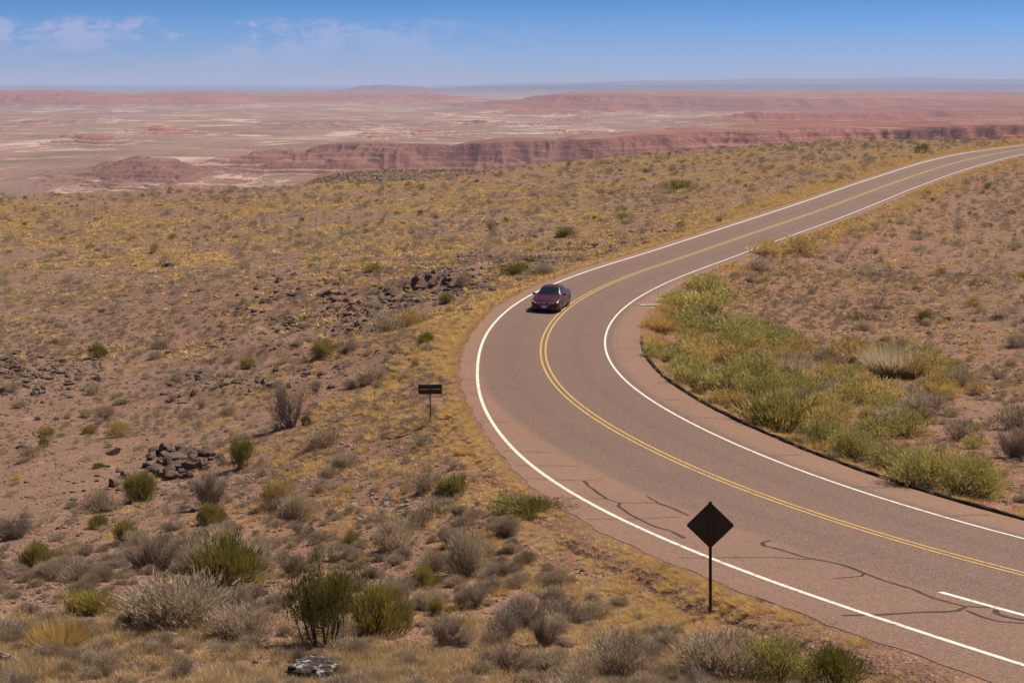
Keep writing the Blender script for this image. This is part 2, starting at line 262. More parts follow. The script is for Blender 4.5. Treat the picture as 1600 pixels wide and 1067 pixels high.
def near_road(X, Y):
    """s, signed lateral offset, road height for points"""
    sel = np.arange(0, len(QF), 4); A = QF[sel, :2]; out_s = np.empty(X.shape); out_l = np.empty(X.shape); st = 40000
    for i in range(0, len(X), st):
        x = X[i:i+st]; y = Y[i:i+st]
        d = (x[:, None]-A[None, :, 0])**2+(y[:, None]-A[None, :, 1])**2; j = np.clip(d.argmin(1)*4, 0, len(QF)-1)
        e = np.stack([x, y], 1)-QF[j, :2]; ds_ = (e*TF[j]).sum(1)
        j2 = np.clip(j+np.round(ds_/0.5).astype(int), 0, len(QF)-1); e = np.stack([x, y], 1)-QF[j2, :2]
        out_s[i:i+st] = sF[j2]+(e*TF[j2]).sum(1); out_l[i:i+st] = (e*NF[j2]).sum(1)
        bad = (j2 == 0) | (j2 == len(QF)-1); out_l[i:i+st][bad & (np.abs((e*TF[j2]).sum(1)) > 2)] += 500
    z = np.interp(out_s, sF, QF[:, 2])-np.interp(out_s, sF, QF[:, 3])*np.clip(out_l, -9, 6)
    return out_s, out_l, z
# ------------------------------------------------------------------ ground near the road: heights through control points
CT = [(0, 0, -1.75), (-8, 0, -2.2), (8, 0, -2.2), (0, 10, -5.2), (-10, 10, -5.2), (10, 10, -5.6), (0, -25, -1), (-40, -10, -4), (40, -10, -4), (-25, 12, -7), (25, 5, -7)]
for px, py, z in [(0,1067,-9.5),(400,1067,-9.5),(800,1067,-9.9),(1200,1067,-10.5),(1500,1060,-11.05),
  (50,960,-11.3),(50,900,-13.2),(50,800,-15.6),(50,700,-16.8),(50,600,-17.2),(50,500,-17.2),(50,400,-17.2),(50,320,-17.6),
  (300,960,-11.0),(300,900,-12.8),(300,800,-15.4),(300,700,-16.6),(300,600,-17.1),(300,500,-16.8),(300,400,-16.5),(300,320,-17.2),
  (600,960,-11.2),(600,900,-12.3),(600,820,-13.9),(600,720,-15.1),(600,600,-15.6),(600,520,-15.9),(600,455,-14.7),(600,400,-14.9),(600,330,-15.9),
  (850,960,-11.4),(850,900,-12.3),(980,1000,-11.2),(1110,961,-12.05),(720,450,-14.5),(450,450,-15.3),(450,520,-16.6),
  (1150,520,-15.9),(1150,460,-15.7),(1300,600,-15.2),(1300,450,-15.7),(1300,390,-15.3),(1450,700,-13.9),(1590,790,-12.9),(1590,700,-13.9),(1590,600,-14.7),
  (1590,450,-15.2),(1590,350,-15.0),(1590,295,-14.6),(1450,340,-15.1),(900,330,-14.6),(1000,300,-14.2),(1200,270,-13.2),
  (430,289,-17.6),(200,291,-18),(50,292,-18.2),(-200,292,-18.5),(-200,500,-17.5),(-200,800,-16.5),(-600,500,-18),(-600,900,-14),(600,281,-16.9),(700,274,-16.2),(780,264,-15.3),
  (860,256,-14.8),(1000,243,-13.8),(1100,236,-13.3),(1200,226,-12.3),(1300,222,-12.1),(1450,218,-11.9),(1600,213,-12.0),(1800,207,-11.9),(1800,300,-14.2),(1800,450,-15),(1850,800,-12.8),(2300,600,-14),(2300,300,-13)]:
    CT.append(on_ray(px, py, z))
for s in np.arange(96, 552, 6.0):
    for lat, dz in ((float(left_edge(s))-0.8, -0.15), (0, 0), (float(right_edge(s))+0.8, -0.18)):
        p = rp(s, lat, dz); CT.append(tuple(p))
CT = np.array(CT); cs = 50.0
def tpsk(d2): return 0.5*d2*np.log(d2+1e-9)
P_ = CT[:, :2]/cs; n_ = len(P_); D2 = ((P_[:, None]-P_[None])**2).sum(-1)
A_ = np.zeros((n_+3, n_+3)); A_[:n_, :n_] = tpsk(D2)+np.eye(n_)*2e-3; A_[:n_, n_] = 1; A_[:n_, n_+1:] = P_; A_[n_, :n_] = 1; A_[n_+1:, :n_] = P_.T
W_ = np.linalg.solve(A_, np.r_[CT[:, 2], 0, 0, 0])
def tps(X, Y):
    q = np.stack([X, Y], 1)/cs; o = np.empty(len(q))
    for i in range(0, len(q), 20000):
        d = ((q[i:i+20000, None]-P_[None])**2).sum(-1); o[i:i+20000] = tpsk(d)@W_[:n_]+W_[n_]+q[i:i+20000]@W_[n_+1:]
    return o
# polar grids: u = log distance, v = bearing
U = np.arange(math.log(1.5), math.log(620), 0.0042)
def bearings(inner, outer, a, b):
    return np.r_[np.arange(-b, -a, outer), np.arange(-a, a, inner), np.arange(a, b+outer, outer)]
TH = np.radians(bearings(0.095, 0.5, 21.5, 78))
cu = np.linspace(U[0], U[-1], 170); ct = np.linspace(TH[0], TH[-1], 200)
cg = tps(*(lambda a, b: ((np.exp(a)*np.sin(b)).ravel(), (np.exp(a)*np.cos(b)).ravel()))(*np.meshgrid(cu, ct, indexing='ij'))).reshape(len(cu), len(ct))
def bil(G, gu, gt, u, t):
    iu = np.clip(np.interp(u, gu, np.arange(len(gu))), 0, len(gu)-1.001); it = np.clip(np.interp(t, gt, np.arange(len(gt))), 0, len(gt)-1.001)
    a = iu.astype(int); b = it.astype(int); fa = iu-a; fb = it-b
    return (G[a, b]*(1-fb)+G[a, b+1]*fb)*(1-fa)+(G[a+1, b]*(1-fb)+G[a+1, b+1]*fb)*fa
RIMPX = [-900, 430, 600, 700, 780, 860, 1000, 1100, 1200, 1300, 1450, 1600, 1680, 2400]; RIMR = [262, 270, 273, 275, 280, 288, 300, 309, 318, 328, 340, 362, 430, 600]
uu, tt = np.meshgrid(U, TH, indexing='ij'); GX = (np.exp(uu)*np.sin(tt)).ravel(); GY = (np.exp(uu)*np.cos(tt)).ravel()
GZ = bil(cg, cu, ct, uu.ravel(), tt.ravel())
gs, gl, gz = near_road(GX, GY)
le, re = left_edge(gs), right_edge(gs)
off = np.where(gl < 0, le-gl, gl-re)                      # metres outside the paving, negative on it
rim = np.interp(800+F*np.tan(tt.ravel()), RIMPX, RIMR)+8*fbm(GX/25, GY/25, 5, 3)
rr = np.hypot(GX, GY); pxg = 800+F*GX/np.maximum(GY, 1)
amp = sstep(1.0, 9, off)
lumps = 0.10*fbm(GX/2.2, GY/2.2, 1, 3)+0.32*fbm(GX/11, GY/11, 2, 3)
rocky = np.exp(-((GY-104-0.06*(pxg-600))/10)**2)*sstep(150, 420, pxg)*(1-sstep(740, 800, pxg))   # the stony ledge
ledge = 0.9*(sstep(0.45, .7, vn(GX/5, GY/4, 21))-0.3)*rocky+0.35*ridged(GX/1.2, GY/1.2, 12)*rocky
gul = -0.5*ridged(GX/14+fbm(GX/9, GY/9, 3), GY/26, 44, 2)**3*sstep(6, 18, off)*(rr < 110)
GZ = GZ+amp*(lumps+ledge+gul)
bsh = sstep(370, 560, pxg)*(1-sstep(735, 790, pxg))
over = np.clip(rr-rim, 0, None); over2 = np.clip(rr-(286+72*bsh), 0, None)
def fall(o): return 26*(1-np.exp(-o/45))+o*0.20+6*ridged(GX/30, GY/30, 9, 3)*sstep(5, 50, o)
bench_z = -20.0+0.3*(rr-300)/50+0.5*fbm(GX/7, GY/7, 31, 3)
GZ = np.where(bsh > 0.01, np.where(over <= 0, GZ, np.maximum(GZ-fall(over), bench_z-fall(over2)*1.0-1.5*(1-bsh))), GZ-fall(over))
tgt = np.where(off < 0.35, gz-0.30, gz-0.30+0*off)
k = sstep(0.2, 2.6, off); under = (np.abs(gl) < 30)
GZ = np.where(under, tgt*(1-k)+GZ*k, GZ)
HG = GZ.reshape(uu.shape)
def H(x, y):
    x = np.atleast_1d(np.asarray(x, float)); y = np.atleast_1d(np.asarray(y, float))
    return bil(HG, U, TH, np.log(np.hypot(x, y)), np.arctan2(x, y))
def hit(px, py, start=9.0):
    """where the sight line of this spot in the photograph meets the ground"""
    y = np.exp(np.linspace(math.log(start), math.log(560), 2600)); v = (py-533.5)/F; d = y/(cp-v*sp); x = (px-800)/F*d; z = -slope(py)*y
    g = H(x, y); b = np.nonzero(z <= g)[0]
    i = b[0] if len(b) else len(y)-1
    return np.array([x[i], y[i], g[i]])
def grid_faces(a, b):
    i = np.arange(a-1)[:, None]*b+np.arange(b-1)[None]; i = i.ravel(); return np.stack([i, i+b, i+b+1, i+1], 1)
redness = 0.42*np.exp(-np.clip(off, 0, None)/9)+0.30*(gl > 0)*(rr < 330)+0.10+0.25*np.exp(-((pxg-560)/120)**2-((rr-75)/25)**2)+0.25*(rr < 45)
redness += 0.25*fbm(GX/5, GY/5, 45, 4)-0.25*rocky-0.35*sstep(0, 10, over)*bsh-0.25*sstep(235, 262, rr)*(pxg < 500)
go = link('ground', mesh_np('ground', np.stack([GX, GY, GZ], 1), grid_faces(len(U), len(TH)), M['soil'], True, tint=redness))
tag(go, 'red brown gravel and clay ground sloping down around the road', kind='structure')
# ------------------------------------------------------------------ the road
def road_material():
    m, t, b = new_mat('road_surface', 0.85, 0.25); uvn = N(t, 'ShaderNodeUVMap'); sx = N(t, 'ShaderNodeSeparateXYZ'); L(t, uvn.outputs[0], sx.inputs[0])
    lat, s = sx.outputs[0], sx.outputs[1]; p = pos(t)
    n1 = noise(t, p, 0.22, 5, 0.6); n2 = noise(t, p, 45.0, 3, 0.7); n3 = noise(t, p, 4.0, 4, 0.6)
    wob = math_n(t, 'MULTIPLY', math_n(t, 'SUBTRACT', noise(t, p, 0.5, 3), 0.5), 0.22)
    l2 = math_n(t, 'ADD', lat, wob)
    old = mixc(t, n1, (.104, .057, .043), (.150, .087, .065))          # worn travel lanes
    # streaks along the travel direction and pale/dark wheel tracks
    cv = N(t, 'ShaderNodeCombineXYZ'); L(t, math_n(t, 'MULTIPLY', lat, 2.2), cv.inputs[0]); L(t, math_n(t, 'MULTIPLY', s, 0.05), cv.inputs[1])
    st = noise(t, cv.outputs[0], 1.0, 4, 0.6)
    old = mixc(t, math_n(t, 'MULTIPLY', st, 0.5), old, (.10, .062, .05))
    cv2 = N(t, 'ShaderNodeCombineXYZ'); L(t, math_n(t, 'MULTIPLY', lat, 0.35), cv2.inputs[0]); L(t, math_n(t, 'MULTIPLY', s, 2.6), cv2.inputs[1])
    scuff = ramp(t, noise(t, cv2.outputs[0], 1.0, 4, 0.65, 0.5), [(0.60, (0, 0, 0)), (0.72, (1, 1, 1))])
    old = mixc(t, math_n(t, 'MULTIPLY', scuff, 0.4), old, (.065, .042, .04))
    trk = math_n(t, 'ABSOLUTE', math_n(t, 'SUBTRACT', math_n(t, 'ABSOLUTE', math_n(t, 'ADD', lat, math_n(t, 'MULTIPLY', wob, 1.2))), 1.72))
    oil = math_n(t, 'SUBTRACT', 1.0, math_n(t, 'MULTIPLY', trk, 1.9), True)
    old = mixc(t, math_n(t, 'MULTIPLY', oil, math_n(t, 'MULTIPLY', n1, 0.75)), old, (.062, .038, .032))
    patch_ = ramp(t, noise(t, p, 0.13, 3, 0.5, 0.8), [(0.56, (0,)*3), (0.575, (1,)*3)])
    old = mixc(t, math_n(t, 'MULTIPLY', patch_, 0.20), old, (.07, .045, .038))
    chip = mixc(t, n1, (.175, .088, .058), (.245, .130, .086))              # reddish chip seal outside the lanes
    e1 = ramp(t, math_n(t, 'MULTIPLY', math_n(t, 'SUBTRACT', 3.95, l2), 3.0, True), [(0, (0, 0, 0)), (1, (1, 1, 1))])
    e2 = ramp(t, math_n(t, 'MULTIPLY', math_n(t, 'ADD', l2, 3.62), 2.0, True), [(0, (0, 0, 0)), (1, (1, 1, 1))])
    lane = math_n(t, 'MULTIPLY', e1, e2)
    # nearer the junction the lanes and the turn pocket are the same age
    near = ramp(t, math_n(t, 'MULTIPLY', math_n(t, 'SUBTRACT', s, 515.0), 1/18.0, True), [(0, (0, 0, 0)), (1, (.55,)*3)])
    lane = math_n(t, 'MAXIMUM', lane, math_n(t, 'MULTIPLY', near, math_n(t, 'LESS_THAN', lat, 0.0)))
    col = mixc(t, lane, chip, old)
    seam = math_n(t, 'LESS_THAN', math_n(t, 'ABSOLUTE', math_n(t, 'SUBTRACT', math_n(t, 'ABSOLUTE', math_n(t, 'ADD', lat, math_n(t, 'MULTIPLY', wob, 0.4))), 4.0)), 0.035)
    col = mixc(t, math_n(t, 'MULTIPLY', seam, math_n(t, 'MULTIPLY', math_n(t, 'GREATER_THAN', lat, 0), 0.5)), col, (.12, .07, .055))
    v2 = N(t, 'ShaderNodeTexVoronoi'); v2.inputs['Scale'].default_value = 34.0; L(t, p, v2.inputs['Vector'])
    v2c = N(t, 'ShaderNodeSeparateColor'); L(t, v2.outputs['Color'], v2c.inputs[0])
    col = mixc(t, math_n(t, 'MULTIPLY', v2c.outputs[0], 0.5), col, mixc(t, v2c.outputs[1], (.06, .038, .032), (.52, .33, .23)))
    col = mixc(t, math_n(t, 'MULTIPLY', n3, 0.3), col, (.09, .056, .045))
    dirt = ramp(t, math_n(t, 'ADD', math_n(t, 'MULTIPLY', math_n(t, 'SUBTRACT', sx.outputs[2], 0.0), 0), n3), [(0.6, (0,)*3), (0.8, (1,)*3)])
    L(t, col, b.inputs['Base Color']); bump(t, b, math_n(t, 'ADD', n2, v2.outputs['Distance']), 0.5, 0.012)
    return m
M['road'] = road_material()
M['yellow'] = plain('yellow_road_paint', (.44, .275, .07), 0.8, var=.25, vs=3)
wear(M['yellow'], (.16, .10, .07), 0.52, 0.66, 5.0)
def ribbon(name, ss, lats, mat, dz=0.0, parent=None, dzs=None):
    n = len(ss); k = len(lats); V = np.zeros((n, k, 3)); UVs = np.zeros((n, k, 2))
    for j, l in enumerate(lats):
        l = l(ss) if callable(l) else np.full(n, float(l)); q_ = rp(ss, l, dz+(dzs[j] if dzs else 0))
        if parent is not None and n > 60:                     # painted lines: evened out in plan, laid on the paving
            q_[:, 0], q_[:, 1] = gsm(q_[:, 0], 5), gsm(q_[:, 1], 5); q_[:, 2] = near_road(q_[:, 0], q_[:, 1])[2]+dz+.002
        V[:, j] = q_; UVs[:, j, 0] = l; UVs[:, j, 1] = ss
    return link(name, mesh_np(name, V.reshape(-1, 3), grid_faces(n, k)[:, ::-1], mat, True, uv=UVs.reshape(-1, 2)), parent)
sr = np.arange(92, 553, 0.5)
road = ribbon('road', sr, [left_edge, lambda s: left_edge(s)*.7, -2.5, 0, 2.5, 3.8, right_edge], M['road'])
tag(road, 'two lane asphalt road curving down and round to the right', kind='structure')
M['verge'] = M['soil']
def edge_strip(sgn):
    f = left_edge if sgn < 0 else right_edge; n = len(sr); V = []; offs = [0.002, 0.25, 0.7, 1.3, 1.6]; dzs = [-0.012, -0.03, -0.11, -0.5, -1.2]
    for o_, d_ in zip(offs, dzs):
        j = 0.10*fbm(sr*1.3, sr*0+o_*3, 60, 3)*(o_ > .1)
        V.append(rp(sr, f(sr)+sgn*(o_+j), d_+0.03*fbm(sr*1.1, sr*0+o_*7, 70, 3)*(o_ > .1)))
    V = np.stack(V, 1).reshape(-1, 3); F_ = grid_faces(n, len(offs)); F_ = F_ if sgn < 0 else F_[:, ::-1]
    return link('gravel_verge', mesh_np('gravel_verge', V, F_, M['soil'], True, tint=np.full(len(V), 0.62)))
tag(edge_strip(-1), 'reddish gravel verge along the outer left side of the bend', kind='structure')
tag(edge_strip(1), 'reddish gravel verge along the inner right side of the bend', kind='structure')
def line(name, s0, s1, f, wd, mat, dz=0.006, step=0.5):
    ss = np.arange(s0, s1+0.01, step); wd_ = lambda s: wd+0*s
    return ribbon(name, ss, [lambda s: f(s)-wd_(s)/2, lambda s: f(s)+wd_(s)/2], mat, dz, road)
line('edge_line', 92, 552.5, lambda s: left_line(s)+0.01*np.sin(s*0.9), 0.14, M['white'])
# the outer line was repainted wide through the tightest part of the bend
line('edge_line', 480, 553-0.6, lambda s: left_line(s)+0.02, 0.10, M['white'], 0.009)
line('edge_line', 92, 552.5, lambda s: 3.30+0.015*np.sin(s*1.7), 0.11, M['white'])
line('centre_line', 92, 552.5, lambda s: -0.13-0.07+0.01*np.sin(s*1.9), 0.10, M['yellow'])
line('centre_line', 92, 552.5, lambda s: 0.13-0.07+0.01*np.sin(s*1.9), 0.10, M['yellow'])
line('lane_line', 532.9, 543, lambda s: -3.27+0*s, 0.16, M['white'])
def crack(pts, wd, n):
    pts = np.array(pts, float); l = np.r_[0, np.cumsum(np.hypot(*np.diff(pts, axis=0).T))]; q = np.linspace(0, l[-1], max(3, int(l[-1]/0.12)))
    a = np.stack([np.interp(q, l, pts[:, 0]), np.interp(q, l, pts[:, 1])], 1); a += 0.03*np.stack([fbm(q*2, q*0+n, 80, 3), fbm(q*2, q*0+n, 90, 3)], 1)
    t = np.gradient(a, axis=0); t /= np.linalg.norm(t, axis=1)[:, None]+1e-9; nn = np.stack([-t[:, 1], t[:, 0]], 1)
    h = wd/2*(1+0.35*fbm(q*3, q*0+n, 95, 2))[:, None]
    A, B = a+nn*h, a-nn*h; V = np.stack([rp(A[:, 0], A[:, 1], 0.003), rp(B[:, 0], B[:, 1], 0.003)], 1).reshape(-1, 3)
    me = mesh_np('crack_sealant', V, grid_faces(len(q), 2), M['tar']); link('crack_sealant', me, road)
for i, c in enumerate(THIN): crack(c, 0.065, i)
for i, c in enumerate(THICK): crack(c, 0.11, i+40)
# asphalt berm along the inside of the bend
ss = np.arange(478, 552.6, 0.25); prof = [(0.0, -0.08), (0.015, 0.06), (0.05, 0.09), (0.13, 0.085), (0.17, 0.05), (0.20, -0.15)]
V = np.stack([rp(ss, right_edge(ss)+0.0+a+0.045*fbm(ss*1.1, ss*0+1+h*9, 33, 4), h+(0.05*fbm(ss*1.9, ss*0+a*9, 34, 4) if h > 0 else 0)) for a, h in prof], 1)
berm = link('curb', mesh_np('curb', V.reshape(-1, 3), grid_faces(len(ss), len(prof))[:, ::-1], M['berm'], False))
tag(berm, 'low black asphalt berm edging the inside of the bend', 'curb')
dr = MB(); q = rp(463.0, 4.75); dr.box((0, 0, 0.03), (1.5, 0.35, 0.10)); dr.box((0.2, 0.22, 0.06), (0.9, 0.08, 0.12))
do = dr.build('drain_cover', M['concrete'], bevel=0.01); do.location = q; do.rotation_euler = (0, 0, 0.15)
tag(do, 'pale concrete drain slab at the inner road edge before the berm begins', 'drain')
# ------------------------------------------------------------------ the painted desert far below, out to the horizon
DU = np.r_[np.arange(math.log(300), math.log(1100), 0.012), np.arange(math.log(1100), math.log(1350), 0.0046), np.arange(math.log(1350), math.log(1850), 0.0026), np.arange(math.log(1850), math.log(9500), 0.0046), np.arange(math.log(9500), math.log(62000), 0.010)]
DT = np.radians(bearings(0.045, 0.4, 20.5, 62))
uu, tt = np.meshgrid(DU, DT, indexing='ij'); DX = (np.exp(uu)*np.sin(tt)).ravel(); DY = (np.exp(uu)*np.cos(tt)).ravel(); DR = np.exp(uu).ravel()
DPX = 800+F*np.tan(tt.ravel()); FLOOR = -95.0
DZ = FLOOR+1.6*fbm(DX/420, DY/420, 101, 4)+0.8*fbm(DX/70, DY/110, 102, 3)
def px_of(points):   # (px, distance) corners to plan coordinates
    return np.array([((px-800)/F*y, y) for px, y in points])
def seg_sd(X, Y, poly):
    """signed distance to a polygon, positive inside"""
    d = np.full(X.shape, 1e12); ins = np.zeros(X.shape, bool); n = len(poly)
    for i in range(n):
        ax, ay = poly[i]; bx, by = poly[(i+1) % n]; ex, ey = bx-ax, by-ay
        t = np.clip(((X-ax)*ex+(Y-ay)*ey)/(ex*ex+ey*ey), 0, 1); d = np.minimum(d, (X-ax-t*ex)**2+(Y-ay-t*ey)**2)
        c = ((ay <= Y) & (by > Y)) | ((by <= Y) & (ay > Y)); xi = ax+(Y-ay)/(ey if ey else 1e-9)*ex; ins ^= c & (X < xi)
    return np.where(ins, 1, -1)*np.sqrt(d)
def mesa(poly, tops, wid, rough, seed, gully=0.5, dome=0.0):
    """an eroded mesa: plan outline, height of its top by bearing, width of its slopes"""
    global DZ
    P = px_of(poly); m = 3*wid+rough*3
    sel = np.nonzero((DX > P[:, 0].min()-m) & (DX < P[:, 0].max()+m) & (DY > P[:, 1].min()-m) & (DY < P[:, 1].max()+m))[0]
    x, y = DX[sel], DY[sel]
    s = seg_sd(x+rough*0.6*fbm(x/rough/1.5, y/rough/1.5, seed, 3), y+rough*0.9*fbm(x/rough/1.5, y/rough/1.5, seed+5, 3), P)
    s = s+rough*0.8*fbm(x/(rough*1.3), y/(rough*1.3), seed+9, 4)
    g = ridged(x/(wid*0.4)+0.3*fbm(x/wid, y/wid, seed+2), y/(wid*1.6), seed+3, 3)
    q = (s+wid*gully*(g-0.5)*1.6)/wid
    t = np.clip(q*0.5+0.5, 0, 1); prof = t**1.2; prof = np.clip(prof+0.030*np.sin(prof*38+fbm(x/120, y/120, seed+6, 2)*3)*(prof > .03)*(prof < .97), 0, 1)
    top = np.interp(DPX[sel], [a for a, _ in tops], [slope(b) for _, b in tops])*-1.0
    yc = P[:, 1].min()*0.5+P[:, 1].max()*0.5 if dome < 0 else None
    zt = top*(P[:, 1].min() if len(P) else 1) if dome >= 0 else top*y
    zt = np.minimum(zt+1.2*fbm(x/90, y/90, seed+4, 3), 110)
    base = DZ[sel]; h = zt-base
    h = h*(1-abs(dome)*(1-np.clip(s/(wid*3), 0, 1)))
    DZ[sel] = np.maximum(base, base+h*prof)
# near ridge of red cliffs across the middle
mesa([(345,1780),(420,1735),(480,1650),(560,1640),(640,1600),(720,1610),(800,1570),(880,1580),(1000,1600),(1130,1650),(1280,1700),(1460,1700),(1750,1650),(1750,2250),(1300,2150),(1000,1980),(800,1800),(650,1780),(500,1800),(380,1850)],
     [(300,252),(345,250),(400,238),(440,236),(470,241),(520,230),(640,227),(700,229),(780,221),(870,219),(900,215),(1000,210),(1130,208),(1250,201),(1400,204),(1480,196),(1700,192)], 66, 55, 200, 0.34, 0.15)
# brown hills at the left of it
mesa([(130,1500),(200,1400),(290,1380),(345,1450),(350,1600),(270,1700),(170,1690)], [(100,272),(170,253),(235,252),(290,252),(350,272)], 60, 30, 230, 0.5, 0.45)
mesa([(62,1560),(90,1500),(118,1560),(95,1620)], [(50,268),(88,262),(125,268)], 34, 14, 240, 0.5, 0.8)
mesa([(228,1275),(262,1240),(300,1250),(312,1290),(270,1320)], [(220,278),(238,275),(262,274),(280,276),(310,282)], 22, 22, 250, 0.8, 0.6)
mesa([(128,2450),(160,2380),(215,2400),(225,2500),(170,2560)], [(120,224),(150,214),(190,218),(228,224)], 45, 40, 260, 0.8, 0.7)
mesa([(398,3550),(430,3450),(470,3500),(560,3450),(625,3600),(520,3700),(430,3680)], [(390,192),(430,187),(470,190),(540,186),(640,192)], 70, 90, 270, 0.8, 0.6)
mesa([(715,3500),(760,3450),(810,3550),(760,3650)], [(700,184),(750,177),(820,184)], 60, 60, 280, 0.8, 0.7)
mesa([(60,5200),(140,5000),(250,5100),(380,5000),(480,5250),(300,5500),(120,5450)], [(50,176),(150,173),(300,172),(480,174)], 90, 160, 285, 0.9, 0.5)
# low broken badlands scattered over the flats
for i in range(46):
    px = rng.uniform(-100, 1500); r = math.exp(rng.uniform(math.log(2300), math.log(8500))); a = rng.uniform(14, 60)*2400/r*(r/3000)**0.4; b = r*rng.uniform(0.02, 0.05)
    poly = [(px+a*math.cos(q)*rng.uniform(.7, 1.3), r+b*math.sin(q)*rng.uniform(.7, 1.3)) for q in np.linspace(0, 6.28, 9)[:-1]]
    zt = FLOOR+rng.uniform(4, 13); yy = 130+F*(-zt)/r
    mesa(poly, [(px-500, yy), (px+500, yy)], 0.013*r, 0.02*r, 300+i*7, 0.9, 0.6)
# red mesas on the right, three steps
mesa([(1080,3600),(1180,3400),(1300,3450),(1420,3350),(1600,3400),(1900,3300),(1900,4600),(1400,4500),(1150,4100)], [(1000,186),(1100,178),(1180,172),(1300,176),(1420,168),(1500,172),(1700,166)], 150, 150, 500, 0.5, 0.4)
mesa([(790,5600),(900,5200),(1050,5400),(1200,5150),(1350,5300),(1500,5100),(1900,5100),(1900,9000),(1200,9000),(900,8200),(760,6800)], [(700,156),(820,152),(880,144),(960,144),(1150,149),(1350,151),(1700,152)], 330, 300, 520, 0.45, 0.3)
mesa([(780,4700),(860,4600),(930,4750),(860,4900)], [(700,172),(860,165),(1000,172)], 90, 80, 530, 0.8, 0.5)
# long red mesa at the left
mesa([(-700,6700),(-100,6500),(60,6350),(210,6700),(330,6600),(420,6900),(560,7400),(700,7900),(700,9800),(-700,9800)], [(-700,148),(0,146),(105,145),(150,151),(220,152),(330,148),(400,152),(520,152),(700,151)], 260, 300, 540, 0.5, 0.2)
